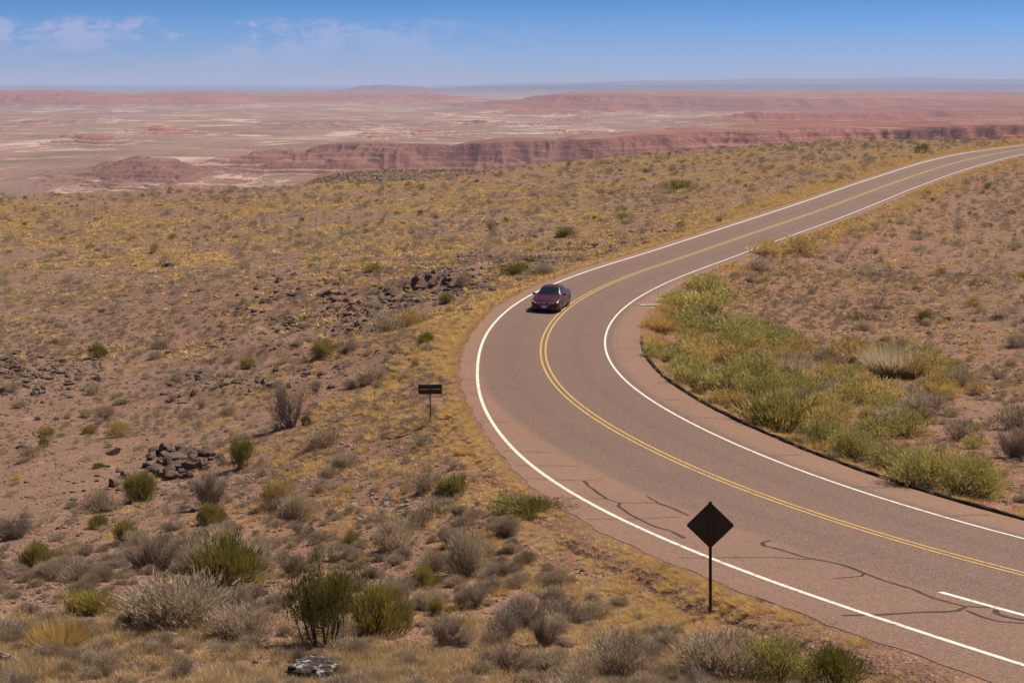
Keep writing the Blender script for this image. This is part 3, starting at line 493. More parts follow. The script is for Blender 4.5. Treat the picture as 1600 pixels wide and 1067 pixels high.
# pale far buttes and the blue tablelands on the skyline
mesa([(545,14500),(600,13600),(680,13800),(700,15500),(560,16000)], [(540,137),(560,132),(600,131),(650,134),(720,137)], 420, 420, 560, 0.8, 0.2)
mesa([(700,22000),(760,19000),(1050,18000),(1400,18500),(1900,18000),(1900,26000),(900,26000)], [(650,138),(760,136),(900,134),(1150,133),(1900,133)], 700, 900, 570, 0.8)
mesa([(740,33000),(830,30000),(1000,29500),(1300,30000),(1900,29000),(2300,29000),(2300,60000),(740,60000)], [(740,133),(810,130),(940,128),(1000,126),(1130,125),(1170,122.5),(1300,123),(1420,121.5),(1550,124),(2300,124)], 900, 1200, 580, 0.8)
mesa([(-700,30000),(100,28000),(240,29000),(420,31000),(420,60000),(-700,60000)], [(-700,135),(0,136),(90,135),(230,136),(420,136)], 900, 1200, 590, 0.8)
def desert_material():
    m, t, b = new_mat('painted_desert', 0.95, 0.05); p = pos(t)
    sx = N(t, 'ShaderNodeSeparateXYZ'); L(t, p, sx.inputs[0]); z = sx.outputs['Z']
    at = N(t, 'ShaderNodeAttribute', attribute_name='tint')     # steepness of the land
    fl = vscale(t, p, (1.0, 0.42, 1.0))
    n1 = noise(t, fl, 0.0022, 8, 0.68, 0.3); n2 = noise(t, fl, 0.009, 8, 0.70, 0.4); n3 = noise(t, p, 0.05, 4, 0.7)
    flat = mixc(t, ramp(t, n2, [(0.43, (0,)*3), (0.57, (1,)*3)]), (.20, .13, .095), (.31, .17, .145))
    flat = mixc(t, ramp(t, n1, [(0.42, (0,)*3), (0.62, (.8,)*3)]), flat, (.31, .195, .135))
    salt = ramp(t, noise(t, vscale(t, p, (0.6, 0.6, 1.0)), 0.0075, 9, 0.72, 0.8), [(0.535, (0,)*3), (0.60, (1,)*3)])
    flat = mixc(t, math_n(t, 'MULTIPLY', salt, 0.9), flat, (.60, .44, .36))
    flat = mixc(t, math_n(t, 'MULTIPLY', n3, 0.45), flat, (.15, .115, .08))
    dots = N(t, 'ShaderNodeTexVoronoi'); dots.inputs['Scale'].default_value = 0.11; L(t, p, dots.inputs['Vector'])
    flat = mixc(t, math_n(t, 'MULTIPLY', math_n(t, 'LESS_THAN', dots.outputs['Distance'], 0.20), 0.55), flat, (.10, .095, .055))
    # strata: bands by height, bent a little
    zz = math_n(t, 'ADD', z, math_n(t, 'MULTIPLY', noise(t, p, 0.004, 4), 5.0))
    bv = N(t, 'ShaderNodeCombineXYZ'); L(t, math_n(t, 'MULTIPLY', zz, 0.42), bv.inputs[2]); L(t, math_n(t, 'MULTIPLY', sx.outputs['X'], 0.0006), bv.inputs[0])
    band = noise(t, bv.outputs[0], 1.0, 5, 0.7)
    strat = ramp(t, band, [(0.26, (.12, .058, .055)), (0.42, (.21, .068, .052)), (0.48, (.30, .105, .07)), (0.515, (.17, .06, .05)), (0.545, (.29, .15, .12)), (0.565, (.40, .25, .20)), (0.585, (.22, .075, .057)), (0.75, (.15, .08, .075))])
    gl_ = noise(t, vscale(t, p, (1, 1, 0.15)), 0.045, 4, 0.7)
    strat = mixc(t, math_n(t, 'MULTIPLY', gl_, 0.28), strat, (.33, .16, .12))
    regional = ramp(t, noise(t, p, 0.0011, 3), [(0.42, (0,)*3), (0.6, (1,)*3)])
    strat = mixc(t, math_n(t, 'MULTIPLY', regional, 0.5), strat, (.155, .092, .085))
    lay_ = math_n(t, 'ABSOLUTE', math_n(t, 'ADD', math_n(t, 'ADD', z, 89.5), math_n(t, 'MULTIPLY', noise(t, p, 0.03, 4), 4.0)))
    lay_ = math_n(t, 'MULTIPLY', math_n(t, 'SUBTRACT', 1.0, math_n(t, 'ABSOLUTE', math_n(t, 'SUBTRACT', lay_, 2.0)), True), 0.75)
    strat = mixc(t, lay_, strat, (.50, .37, .31))
    brown = math_n(t, 'MULTIPLY', math_n(t, 'LESS_THAN', sx.outputs['X'], -285.0), math_n(t, 'LESS_THAN', sx.outputs['Y'], 1690.0))
    strat = mixc(t, math_n(t, 'MULTIPLY', brown, 0.6), strat, (.155, .090, .078))
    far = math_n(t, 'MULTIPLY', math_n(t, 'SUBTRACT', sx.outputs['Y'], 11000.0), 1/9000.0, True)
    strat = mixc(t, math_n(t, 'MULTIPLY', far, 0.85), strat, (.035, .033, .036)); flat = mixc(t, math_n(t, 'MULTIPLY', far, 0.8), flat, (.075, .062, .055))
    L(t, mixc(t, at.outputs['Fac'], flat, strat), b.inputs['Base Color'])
    bump(t, b, noise(t, p, 0.07, 6, 0.75), 0.9, 5.0)
    return m
hf = (DZ-FLOOR).reshape(uu.shape); Zg = DZ.reshape(uu.shape)
dru = np.abs(np.gradient(Zg, axis=0))/np.maximum(np.gradient(np.exp(DU))[:, None], 1e-6); drt = np.abs(np.gradient(Zg, axis=1))/np.maximum(np.exp(uu)*np.gradient(DT)[None], 1e-6)
stp = np.hypot(dru, drt); tint_ = np.clip(sstep(0.06, 0.22, stp)+sstep(4, 12, hf)*0.75, 0, 1)
# the plain falls away below the rim of the near plateau
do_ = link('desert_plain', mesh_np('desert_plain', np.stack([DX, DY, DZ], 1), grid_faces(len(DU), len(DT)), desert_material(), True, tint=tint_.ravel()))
tag(do_, 'wide painted desert plain with red banded mesas reaching to the horizon', kind='structure')
# ------------------------------------------------------------------ air: fades the far desert
hz = MB(); hz.box((0, 31000, -5), (130000, 66000, 250)); hm = bpy.data.materials.new('haze_air'); hm.use_nodes = True; t = hm.node_tree; t.nodes.clear()
vo = N(t, 'ShaderNodeVolumePrincipled'); vo.inputs['Color'].default_value = (.54, .68, 1.0, 1); vo.inputs['Density'].default_value = 0.000052; vo.inputs['Anisotropy'].default_value = 0.0
mo = N(t, 'ShaderNodeOutputMaterial'); L(t, vo.outputs[0], mo.inputs['Volume'])
ho = hz.build('haze', hm); tag(ho, 'thin blue lavender haze over the far desert', kind='stuff')
# ------------------------------------------------------------------ plants
def unit(n):
    v = rng.normal(size=(n, 3)); return v/np.linalg.norm(v, axis=1)[:, None]
def tri_blades(base, dirs, length, width, bend=0.0):
    """thin triangles from base along dirs"""
    n = len(base); side = np.cross(dirs, unit(n)); side /= np.linalg.norm(side, axis=1)[:, None]+1e-9
    tip = base+dirs*length[:, None]; tip[:, 2] -= bend*length
    V = np.stack([base-side*width[:, None]/2, base+side*width[:, None]/2, tip], 1).reshape(-1, 3)
    return V, np.arange(3*n).reshape(n, 3)
def tubes(paths, radii):
    """three-sided twigs; each path is an array of points"""
    V = []; Fq = []; n = 0
    for p, r in zip(paths, radii):
        p = np.asarray(p); t = np.gradient(p, axis=0); t /= np.linalg.norm(t, axis=1)[:, None]+1e-9
        a = np.cross(t, [0.3, 0.2, 1.0]); a /= np.linalg.norm(a, axis=1)[:, None]+1e-9; b = np.cross(t, a)
        for k in range(len(p)):
            rr_ = r*(1-0.75*k/(len(p)-1))
            for j in range(3):
                q = 2.094*j; V.append(p[k]+(a[k]*math.cos(q)+b[k]*math.sin(q))*rr_)
        for k in range(len(p)-1):
            for j in range(3):
                i0 = n+k*3+j; i1 = n+k*3+(j+1) % 3; Fq += [(i0, i1, i1+3), (i0, i1+3, i0+3)]
        n += 3*len(p)
    return np.array(V), np.array(Fq)
def shrub_arrays(kind, lod):
    """one plant one metre wide: vertices, triangles, material index, tint"""
    P = dict(saltbush=(0.62, 28, .095, .12, .6), green=(0.72, 20, .11, .12, .9), rabbit=(0.66, 28, .075, .17, .8), sage=(0.75, 34, .06, .26, .6), dead=(0.75, 12, .14, .05, .6), mound=(0.6, 22, .12, .12, 1.0))[kind]
    h, ncl, ll, asp, upw = P
    nl = {0: 5200, 1: 1500, 2: 260}[lod]; k = {0: 1.0, 1: 1.55, 2: 2.4}[lod]
    if kind == 'dead': nl = int(nl*0.33)
    if kind == 'green' and lod == 0: nl = 4400
    # clump centres over a lopsided dome
    q = rng.uniform(0, 2*math.pi, ncl); rad = np.sqrt(rng.uniform(0.02, 1, ncl)); lop = 1+0.28*np.sin(q*2+rng.uniform(0, 6))+0.18*np.sin(q*3+rng.uniform(0, 6))
    cz = h*(0.42+0.50*np.sqrt(np.clip(1-rad**2, 0, 1)))*rng.uniform(.55, 1.08, ncl)
    cen = np.stack([np.cos(q)*rad*0.40*lop, np.sin(q)*rad*0.40*lop, cz], 1)
    size = rng.uniform(.07, .13, ncl)
    wgt = size**2; c = rng.choice(ncl, nl, p=wgt/wgt.sum())
    pos_ = cen[c]+rng.normal(size=(nl, 3))*size[c][:, None]*np.array([1, 1, .8]); pos_[:, 2] = np.abs(pos_[:, 2])
    # some foliage fills down to the ground
    lowm = rng.random(nl) < 0.30; pos_[lowm, 2] *= rng.uniform(0.05, 1, lowm.sum())
    out = pos_-np.array([0, 0, 0.05]); out /= np.linalg.norm(out, axis=1)[:, None]+1e-9
    d = out*0.8+unit(nl)*0.55+np.array([0, 0, upw]); d /= np.linalg.norm(d, axis=1)[:, None]
    ln = ll*k**0.8*rng.uniform(.6, 1.4, nl); V, Fc = tri_blades(pos_, d, ln, ln*asp*(k**0.5 if lod else 1))
    tl = np.repeat(np.clip(rng.uniform(0.1, 0.9, ncl)[c]*0.55+rng.uniform(0, 0.45, nl), 0, 1), 3)
    # twigs
    ntw = {0: 70, 1: 26, 2: 8}[lod]*(2 if kind == 'dead' else 1); paths = []; rad_ = []
    for i in range(ntw):
        e = cen[rng.integers(ncl)]*rng.uniform(.85, 1.25)+rng.normal(size=3)*.05; e[2] = abs(e[2]); s0 = np.array([rng.normal()*.05, rng.normal()*.05, -0.04]); m = s0*.5+e*.5+rng.normal(size=3)*.05; m[2] = abs(m[2])*.9
        paths.append([s0, m, e]); rad_.append((.011 if lod == 0 else .014 if lod == 1 else .02)*rng.uniform(.5, 1.2))
        if lod < 2 and kind in ('dead', 'saltbush'):
            for j in range(3 if kind == 'dead' else 1):
                paths.append([m, (m+e)/2+rng.normal(size=3)*.06, e+rng.normal(size=3)*.12+np.array([0, 0, .04])]); rad_.append(.0065*k)
    V2, F2 = tubes(paths, rad_)
    V_ = np.concatenate([V, V2]); F_ = np.concatenate([Fc, F2+len(V)]); mi = np.r_[np.zeros(len(Fc), int), np.ones(len(F2), int)]
    return V_, F_, mi, np.r_[tl, np.full(len(V2), .5)]
def tuft_arrays(lod, tall=1.0):
    n = {0: 130, 1: 95, 2: 34}[lod]; q = rng.uniform(0, 6.283, n); r = np.sqrt(rng.random(n))*(.30, .34, .38)[lod]
    b = np.stack([np.cos(q)*r, np.sin(q)*r, np.full(n, -.02)], 1); d = np.stack([np.cos(q)*(r*1.8+.1), np.sin(q)*(r*1.8+.1), np.full(n, .75)], 1)+unit(n)*.28; d /= np.linalg.norm(d, axis=1)[:, None]
    ln = rng.uniform(.35, .8, n)*tall*(1, .85, .65)[lod]; w_ = {0: .018, 1: .028, 2: .10}[lod]
    V, Fc = tri_blades(b, d, ln, np.full(n, w_)*rng.uniform(.7, 1.4, n), 0.06)
    return V, Fc, np.zeros(n, int), np.repeat(rng.random(n), 3)
PM = {  # leaf and twig materials by kind
 'saltbush': (plant_material('saltbush_leaf', (0.270, 0.196, 0.135), (0.594, 0.472, 0.324)), plant_material('grey_twig', (0.216, 0.162, 0.128), (0.486, 0.378, 0.297), 0)),
 'green': (plant_material('green_stem_leaf', (0.106, 0.098, 0.022), (0.288, 0.244, 0.050)), plant_material('black_twig', (0.044, 0.033, 0.027), (0.150, 0.112, 0.094), 0)),
 'mound': (plant_material('olive_leaf', (0.210, 0.175, 0.045), (0.462, 0.364, 0.098)), plant_material('black_twig_low', (0.049, 0.036, 0.031), (0.168, 0.126, 0.105), 0)),
 'rabbit': (plant_material('yellow_green_leaf', (0.378, 0.270, 0.095), (0.702, 0.520, 0.203)), plant_material('tan_twig', (0.189, 0.135, 0.095), (0.338, 0.257, 0.189), 0)),
 'sage': (plant_material('sage_leaf', (.26, .23, .072), (.60, .51, .175)), plant_material('sage_twig', (.13, .10, .08), (.26, .2, .15), 0)),
 'dead': (plant_material('dry_leaf', (0.204, 0.144, 0.108), (0.432, 0.324, 0.240)), plant_material('dead_twig', (0.120, 0.086, 0.072), (0.408, 0.312, 0.252), 0)),
}
GRASS = plant_material('dry_yellow_grass', (0.420, 0.265, 0.085), (0.760, 0.530, 0.235), 0.3)
GRASS_DRY = plant_material('straw_grass', (.34, .225, .11), (.80, .60, .33), 0.25)
GRASS_PALE = plant_material('pale_blond_grass', (0.420, 0.330, 0.200), (0.680, 0.560, 0.380), 0.35)
LIB = {}; MESH = {}
def variant(kind, lod, v):
    key = (kind, lod, v)
    if key not in LIB: LIB[key] = shrub_arrays(kind, lod) if kind != 'tuft' else tuft_arrays(lod)
    return LIB[key]
NV = {0: 4, 1: 6, 2: 6}
def mesh_for(kind, lod, v):
    key = (kind, lod, v)
    if key not in MESH:
        V, Fc, mi, t_ = variant(*key); MESH[key] = mesh_np(KN[kind], V, Fc, list(PM[kind]), False, mi, t_)
    return MESH[key]
KN = dict(saltbush='saltbush', green='green_shrub', mound='olive_shrub', rabbit='rabbitbrush', sage='sagebrush', dead='dead_shrub')
KD = dict(saltbush='grey brown twiggy saltbush', green='dark green upright shrub', mound='olive green rounded shrub', rabbit='yellow green rabbitbrush', sage='pale green leafy sagebrush', dead='leafless dark twiggy bush')
def lod_for(d): return 0 if d < 44 else 1 if d < 105 else 2
def place(kind, x, y, wdt, hgt=1.0, label=None, group=None, name=None, lod=None, z=None):
    d = y; lo = lod_for(d) if lod is None else lod
    if label and lod is None and wdt/d*F > 26: lo = min(lo, 1 if d > 60 else 0)
    o = link(name or KN[kind], mesh_for(kind, lo, int(rng.integers(NV[lo])))); zz = float(H(x, y)[0]) if z is None else z
    o.location = (x, y, zz-0.03*wdt); o.scale = (wdt, wdt, wdt*hgt); o.rotation_euler = (rng.uniform(-.06, .06), rng.uniform(-.06, .06), rng.uniform(0, 6.28))
    tag(o, label, 'shrub', group); return o
def merge(name, items, mats, label, cat=None, kind='stuff'):
    """many plants as one mesh: items are (arrays, x, y, z, width, height factor)"""
    Vs = []; Fs = []; Ms = []; Ts = []; n = 0
    for (V, Fc, mi, t_), x, y, z, wd, hf_ in items:
        a = rng.uniform(0, 6.283); ca, sa = math.cos(a)*wd, math.sin(a)*wd
        Vs.append(np.stack([V[:, 0]*ca-V[:, 1]*sa+x, V[:, 0]*sa+V[:, 1]*ca+y, V[:, 2]*wd*hf_+z], 1)); Fs.append(Fc+n); Ms.append(mi); Ts.append(np.clip(t_+rng.uniform(-.25, .25), 0, 1)); n += len(V)
    o = link(name, mesh_np(name, np.concatenate(Vs), np.concatenate(Fs), mats, False, np.concatenate(Ms), np.concatenate(Ts)))
    return tag(o, label, cat, None, kind)
# --- plants one can point at in the photograph: (px, py of the foot, width px, kind, height factor, label)
HAND = [
 (590,992,78,'mound',1.45,'olive bush with dry brown stems just right of the tall dark green shrub'),
 (345,918,118,'green',0.85,'widest dark green bush, a long low mound on the slope below the black rock outcrop'),
 (275,985,170,'saltbush',0.75,'broad tangle of pale dry twigs in front of the widest dark green bush'),
 (380,1000,110,'saltbush',0.7,'grey dry brush between the pale tangle and the tall dark green shrub'),
 (143,962,80,'mound',0.75,'low spiky green bush left of the pale dry tangle'),
 (232,893,82,'dead',1.0,'wide leafless bush with forked grey branches left of the widest dark green bush'),
 (55,886,52,'mound',1.0,'grey green round bush on red soil near the left edge of the photo'),
 (14,845,62,'dead',0.9,'dark tangled bush cut by the left edge of the photo'),
 (152,827,30,'green',1.0,'small dark bush beside a taller olive one under the rock pinnacle'),
 (193,848,42,'mound',1.1,'olive bush with a grey twiggy companion on its right side'),
 (210,852,36,'saltbush',1.0,'grey twiggy bush leaning on the olive bush below the pinnacle'),
 (221,784,52,'green',1.1,'dark olive bush just below the black rock outcrop'),
 (325,795,62,'dead',1.2,'grey leafless bush in the gully below the outcrop gap'),
 (328,820,38,'mound',1.3,'small olive bush directly below the grey leafless gully bush'),
 (430,795,58,'rabbit',1.2,'yellowish feathery bush right of the single dark boulder'),
 (462,815,52,'saltbush',1.2,'pale grey bush right of the yellowish feathery bush'),
 (400,868,44,'saltbush',0.95,'grey bush touching the right shoulder of the widest dark green bush'),
 (545,858,30,'mound',1.3,'small bright olive ball bush on the bare red slope'),
 (622,858,74,'saltbush',0.95,'grey domed bush casting a long shadow left of the grass by the road'),
 (733,902,66,'saltbush',1.75,'tallest grey green bush on the slope below the road'),
 (662,922,50,'mound',1.0,'olive bush with a dark shaded side left of the tallest grey green bush'),
 (684,962,30,'mound',1.3,'small olive bush on bare soil right of the tall dark green shrub'),
 (622,970,28,'mound',1.2,'small brownish olive tuft bush at the foot of the bare slope'),
 (833,808,116,'green',0.33,'flat spreading green bush beside the road shoulder'),
 (1013,886,46,'green',0.55,'upper of two small flat green bushes left of the diamond sign'),
 (1040,906,50,'green',0.55,'lower of two small flat green bushes left of the diamond sign'),
 (1190,962,44,'green',0.65,'small dark green bush right of the diamond sign post'),
 (700,1012,64,'dead',1.1,'clump of thick black dead stems in the yellow grass at the bottom'),
 (851,1012,44,'dead',1.4,'black leafless bush right of the flat reddish slab'),
 (960,1062,120,'saltbush',0.8,'grey dry brush at the bottom edge between the slab and the sign'),
 (1130,1062,140,'saltbush',0.8,'wide dry grey and yellow brush in the bottom foreground under the sign'),
 (1215,1068,110,'sage',0.85,'sage coloured bush in the foreground right of the sign post'),
 (1300,1075,110,'green',0.75,'greenest bush at the bottom edge right of the sign'),
 (1285,1003,66,'mound',0.5,'low dark green mat on gravel near the bottom white line'),
 (455,668,64,'dead',1.35,'bare forked bush standing tall left of the rectangular sign'),
 (478,668,18,'green',1.2,'tiny bright green bush at the foot of the tall forked bush'),
 (374,733,34,'green',1.9,'narrow bright green bush growing out of the rock outcrop'),
 (187,683,36,'rabbit',0.95,'bright yellow round bush on grey soil above the rock pinnacle'),
 (162,657,34,'saltbush',0.9,'dark grey bush above and left of the bright yellow round bush'),
 (72,682,28,'mound',0.7,'brownish low bush on bare soil at the far left of the gully'),
 (500,702,44,'saltbush',0.95,'grey domed bush below the tall forked bush'),
 (535,735,40,'saltbush',1.1,'grey green bush on the embankment foot above the grey stone pile'),
 (580,600,46,'saltbush',0.9,'grey bush at the head of the red gully near the bend'),
 (152,560,28,'green',0.9,'round green bush alone on pale gravel left of the stony ledge'),
 (506,558,38,'mound',0.9,'round olive bush below the stony ledge'),
 (388,576,26,'mound',0.9,'little yellow green bush on grey gravel below the ledge'),
 (636,513,46,'rabbit',0.9,'bright yellow green bush between the stony ledge and the road'),
 (602,522,50,'saltbush',0.9,'pale grey bush left of the bright yellow green one by the road'),
 (712,750,1,'mound',1,''),
 (806,431,40,'green',0.6,'dark green bush on the plain just above the car'),
 (845,428,38,'saltbush',0.7,'wide grey bush right of the dark green bush above the car'),
 (724,450,26,'saltbush',1.2,'grey upright bush on the stony ledge near the road'),
 (696,474,24,'mound',1.0,'olive bush among black rocks left of the road'),
 (580,426,30,'mound',0.7,'green bush above the dark ledge in the middle of the plain'),
 (241,396,20,'mound',0.9,'dark olive ball bush alone on the left plain'),
 (151,297,15,'green',0.9,'small dark round bush on the left rim of the plateau'),
 (885,372,30,'mound',0.8,'olive brown dome bush beyond the road on the open plain'),
 (1058,296,44,'mound',0.5,'wide dark bush on the far plain toward the right'),
 (1443,240,26,'green',0.7,'dark shrub beside the far road on its outer side'),
 (1102,458,66,'sage',0.6,'northernmost bright green bush in the ditch inside the bend'),
 (1062,482,60,'sage',0.62,'green bush at the curve side of the ditch above the dry yellow patch'),
 (1112,492,92,'sage',0.6,'large bright green bush in the upper ditch'),
 (1082,520,80,'sage',0.6,'green bush in the middle of the ditch thicket'),
 (1135,530,84,'sage',0.6,'yellowish green bush on the right side of the ditch thicket'),
 (1020,565,44,'sage',0.9,'small bright green bush at the very start of the black berm'),
 (1052,566,44,'sage',0.8,'green bush next to the start of the berm'),
 (1095,568,90,'rabbit',0.6,'broad yellow green bush filling the ditch behind the berm start'),
 (1150,572,74,'rabbit',0.7,'feathery yellow green bush right of the ditch centre'),
 (1085,604,82,'sage',0.65,'green bush behind the berm where the grass clumps begin'),
 (1140,612,84,'sage',0.7,'darkest sage green bush in the ditch'),
 (1180,628,60,'sage',0.85,'blue green bush behind the yellow clumps along the berm'),
 (1125,636,70,'rabbit',0.55,'low yellow green bush close behind the berm'),
 (1037,600,16,'mound',1.0,'tiny round olive bush on the berm edge, first of the small ones'),
 (1055,598,14,'mound',1.1,'tiny bright green bush beside the blond grass at the berm'),
 (1088,622,22,'green',0.9,'little bright green bush beside the berm, in the middle of its length'),
 (1153,656,20,'green',1.0,'little green ball bush beside the berm left of the brown dome'),
 (1222,672,112,'mound',0.72,'large brownish olive dome bush behind the berm'),
 (1240,697,24,'mound',0.9,'little olive bush between the brown dome and the grass clump'),
 (1290,700,84,'sage',0.72,'grey green bush right of the large brown dome'),
 (1335,720,78,'sage',0.85,'leafy green bush above the lower berm, left one of three'),
 (1385,738,70,'sage',0.8,'leafy green bush above the lower berm, middle one of three'),
 (1448,772,108,'sage',0.85,'leafy green bush above the lower berm, right one of three'),
 (1505,778,100,'sage',0.9,'tallest pale green bush at the right end of the berm thicket'),
 (1548,775,60,'sage',0.85,'last pale green bush at the right end of the berm thicket'),
 (1240,560,80,'rabbit',0.62,'yellow green bush mass in the basin behind the ditch'),
 (1215,545,60,'sage',0.6,'green bush at the upper left of the basin thicket'),
 (1250,590,74,'saltbush',0.6,'grey twiggy mass in the basin below the yellow green one'),
 (1330,568,84,'rabbit',0.7,'olive yellow bush in the centre of the basin'),
 (1388,560,54,'mound',0.7,'dark olive bush left above the blond grass fountain'),
 (1350,604,50,'rabbit',0.7,'small yellow green bush left of the blond grass fountain'),
 (1440,592,92,'rabbit',0.62,'brown yellow dome bush behind the blond grass fountain'),
 (1365,632,100,'rabbit',0.55,'broad dry yellowish bush below the blond grass fountain'),
 (1440,648,66,'saltbush',0.85,'dark grey purple bush below the blond grass fountain'),
 (1300,622,60,'saltbush',0.7,'grey bush in the lower left of the basin'),
 (1500,605,52,'saltbush',0.8,'grey brown bush right of the blond grass fountain'),
 (1405,668,60,'saltbush',0.8,'grey olive bush above the leafy berm bushes'),
 (1500,688,54,'saltbush',0.85,'twiggy grey bush behind the right end of the berm thicket'),
 (1588,672,60,'saltbush',0.9,'dark twiggy bush at the right edge of the photo'),
 (1590,718,50,'dead',1.3,'tall brown twiggy bush at the right edge above the berm'),
 (1445,503,26,'green',0.8,'dark green bush alone on the bare red slope of the basin'),
 (1205,402,60,'rabbit',0.6,'yellow green bush below the far inner road edge'),
 (1250,398,70,'rabbit',0.6,'yellow green bush right of its twin below the far inner road edge'),
 (1190,424,50,'saltbush',0.6,'grey bush below the yellow green pair at the inner road edge'),
]
HANDXY = []
for px, py, wpx, kind, hf_, lab in HAND:
    if not lab: continue
    P = hit(px, py); d = depth_of(P); wd = wpx*d/F; HANDXY.append((P[0], P[1], wd))
    place(kind, P[0], P[1]+wd*0.15, wd, hf_, lab)
# the tall dark green shrub in the foreground: stems and foliage are parts of it
P = hit(505, 1008); wd = 128*depth_of(P)/F; HANDXY.append((P[0], P[1], wd))
t0 = empty('green_shrub', (P[0], P[1], P[2])); tag(t0, 'tall dark green shrub with bare black stems in front of the gully', 'shrub')
paths = []; rad_ = []; tips = []
for i in range(15):
    q = rng.uniform(0, 6.28); r1 = rng.uniform(.05, .42)*wd; hh = wd*rng.uniform(.62, .98)*(1-0.4*(r1/wd)); s0 = np.array([math.cos(q)*r1*.5, math.sin(q)*r1*.5, -.05])
    e = np.array([math.cos(q)*r1, math.sin(q)*r1, hh]); m = (s0+e)/2+rng.normal(size=3)*.05; paths.append([s0, s0*.7+m*.3+rng.normal(size=3)*.02, m, e]); rad_.append(rng.uniform(.014, .03))
    for j in range(9):
        f = rng.uniform(.35, 1); b0 = s0*(1-f)+e*f; b1 = b0+rng.normal(size=3)*.09*wd+np.array([0, 0, .07*wd]); paths.append([b0, (b0+b1)/2+rng.normal(size=3)*.02, b1]); rad_.append(.009); tips.append(b1)
    for j in range(5):
        f = rng.uniform(.08, .5); b0 = s0*(1-f)+e*f; b1 = b0+rng.normal(size=3)*np.array([.14, .14, .06])*wd; paths.append([b0, (b0+b1)/2+rng.normal(size=3)*.02, b1]); rad_.append(.007)
V2, F2 = tubes(paths, rad_); link('stems', mesh_np('stems', V2, F2, PM['green'][1], tint=np.full(len(V2), .35)), t0)
tips = np.array(tips); n = 9000; c = rng.integers(len(tips), size=n); pb = tips[c]+rng.normal(size=(n, 3))*np.array([.055, .055, .075])*wd
keep = pb[:, 2] > wd*(.22+.2*rng.random(n)); pb = pb[keep]; c = c[keep]; n = len(pb); d = unit(n)*.35+np.array([0, 0, 1.0])+pb*np.array([.25, .25, 0]); d /= np.linalg.norm(d, axis=1)[:, None]
ln = rng.uniform(.05, .12, n)*wd*.8; V, Fc = tri_blades(pb, d, ln, ln*.13)
link('foliage', mesh_np('foliage', V, Fc, PM['green'][0], tint=np.repeat(np.clip(rng.random(len(tips))[c]*.5+rng.random(n)*.4, 0, 1), 3)), t0)
# blond grass fountain in the basin, and clumps along the berm: single plants of their own
def clump(px, py, wpx, tall, mat, label, name='grass_clump', nb=900, wsp=.33, lean=1.8, bw=.012):
    P = hit(px, py); wd = wpx*depth_of(P)/F; q = rng.uniform(0, 6.283, nb); r = np.sqrt(rng.random(nb))*wsp
    b = np.stack([np.cos(q)*r, np.sin(q)*r, np.full(nb, -.02)], 1); dd = np.stack([np.cos(q)*r*lean, np.sin(q)*r*lean, np.full(nb, .7)], 1)+unit(nb)*.2; dd /= np.linalg.norm(dd, axis=1)[:, None]
    V, Fc = tri_blades(b, dd, rng.uniform(.3, .75, nb)*tall, rng.uniform(.7, 1.5, nb)*bw*1.6, .05)
    o = link(name, mesh_np(name, V*wd, Fc, mat, tint=np.repeat(rng.random(nb), 3))); o.location = (P[0], P[1]+wd*.2, P[2]); HANDXY.append((P[0], P[1], wd)); return tag(o, label, 'grass clump')
clump(1400, 590, 84, 1.0, GRASS_PALE, 'pale blond fountain of dry grass in the middle of the basin', nb=2200)
clump(1284, 706, 44, .9, GRASS, 'golden grass clump on the berm edge right of the brown dome bush')
clump(1262, 696, 26, .9, GRASS_PALE, 'smaller straw coloured clump left of the golden grass clump')
clump(1066, 606, 20, 1.2, GRASS_PALE, 'slim blond grass clump beside the tiny green bush at the berm')
clump(1032, 520, 46, 1.1, GRASS, 'golden grass patch on the road side of the upper ditch', nb=1400)
clump(1022, 545, 40, .9, GRASS, 'golden grass patch just above the start of the black berm', nb=1200)
clump(1048, 492, 36, .9, GRASS, 'golden grass patch beside the pale drain slab', nb=1000)
clump(85, 1016, 84, .9, GRASS, 'tall straw coloured grass clump at the lower left', nb=2000, bw=.008)
clump(725, 712, 36, .8, GRASS, 'yellow green grass clump by the road shoulder below the rectangular sign', nb=700)
# --- everything else that grows: scattered by place
def road_off(x, y):
    s, l, _ = near_road(np.asarray(x, float), np.asarray(y, float)); return np.where(l < 0, left_edge(s)-l, l-right_edge(s)), l, s
def scatter(n, dens, rmin=20, rmax=365, amax=0.36):
    """random ground points, uniform over the area seen, kept by dens(x, y, off, lat, s, px)"""
    r = np.sqrt(rng.uniform(rmin**2, rmax**2, n)); a = rng.uniform(-amax, amax, n); x, y = r*np.sin(a), r*np.cos(a); o_, l_, s_ = road_off(x, y); px = 800+F*x/y
    rim_ = np.interp(px, RIMPX, RIMR)+76*sstep(370, 560, px)*(1-sstep(735, 790, px)); p = dens(x, y, o_, l_, s_, px)*(r < rim_+3)*(o_ > .5)
    k = rng.random(n) < p; return x[k], y[k], o_[k], l_[k]
HXY = np.array([(a, b, c) for a, b, c in HANDXY])
def clear(x, y):
    d = np.hypot(x[:, None]-HXY[None, :, 0], y[:, None]-HXY[None, :, 1]); return (d > HXY[None, :, 2]*.45+.1).all(1)
def Hs(x, y):
    s, l, g = near_road(np.asarray(x, float), np.asarray(y, float)); o = np.where(l < 0, left_edge(s)-l, l-right_edge(s))
    h = H(x, y); return np.where(o < 1.5, np.maximum(h, g+np.interp(o, [0, .25, .7, 1.3], [-.012, -.03, -.11, -.5])-.01), h)
def region(x, y, l):
    r = math.hypot(x, y)
    if l > 0 and y > 30: return 'inside the bend' if r < 150 else 'right of the far road'
    if r < 47: return 'on the near slope'
    if r < 100: return 'in the gully left of the bend'
    return 'on the open plain beyond the ledge' if r < 185 else 'on the far plateau near the rim'
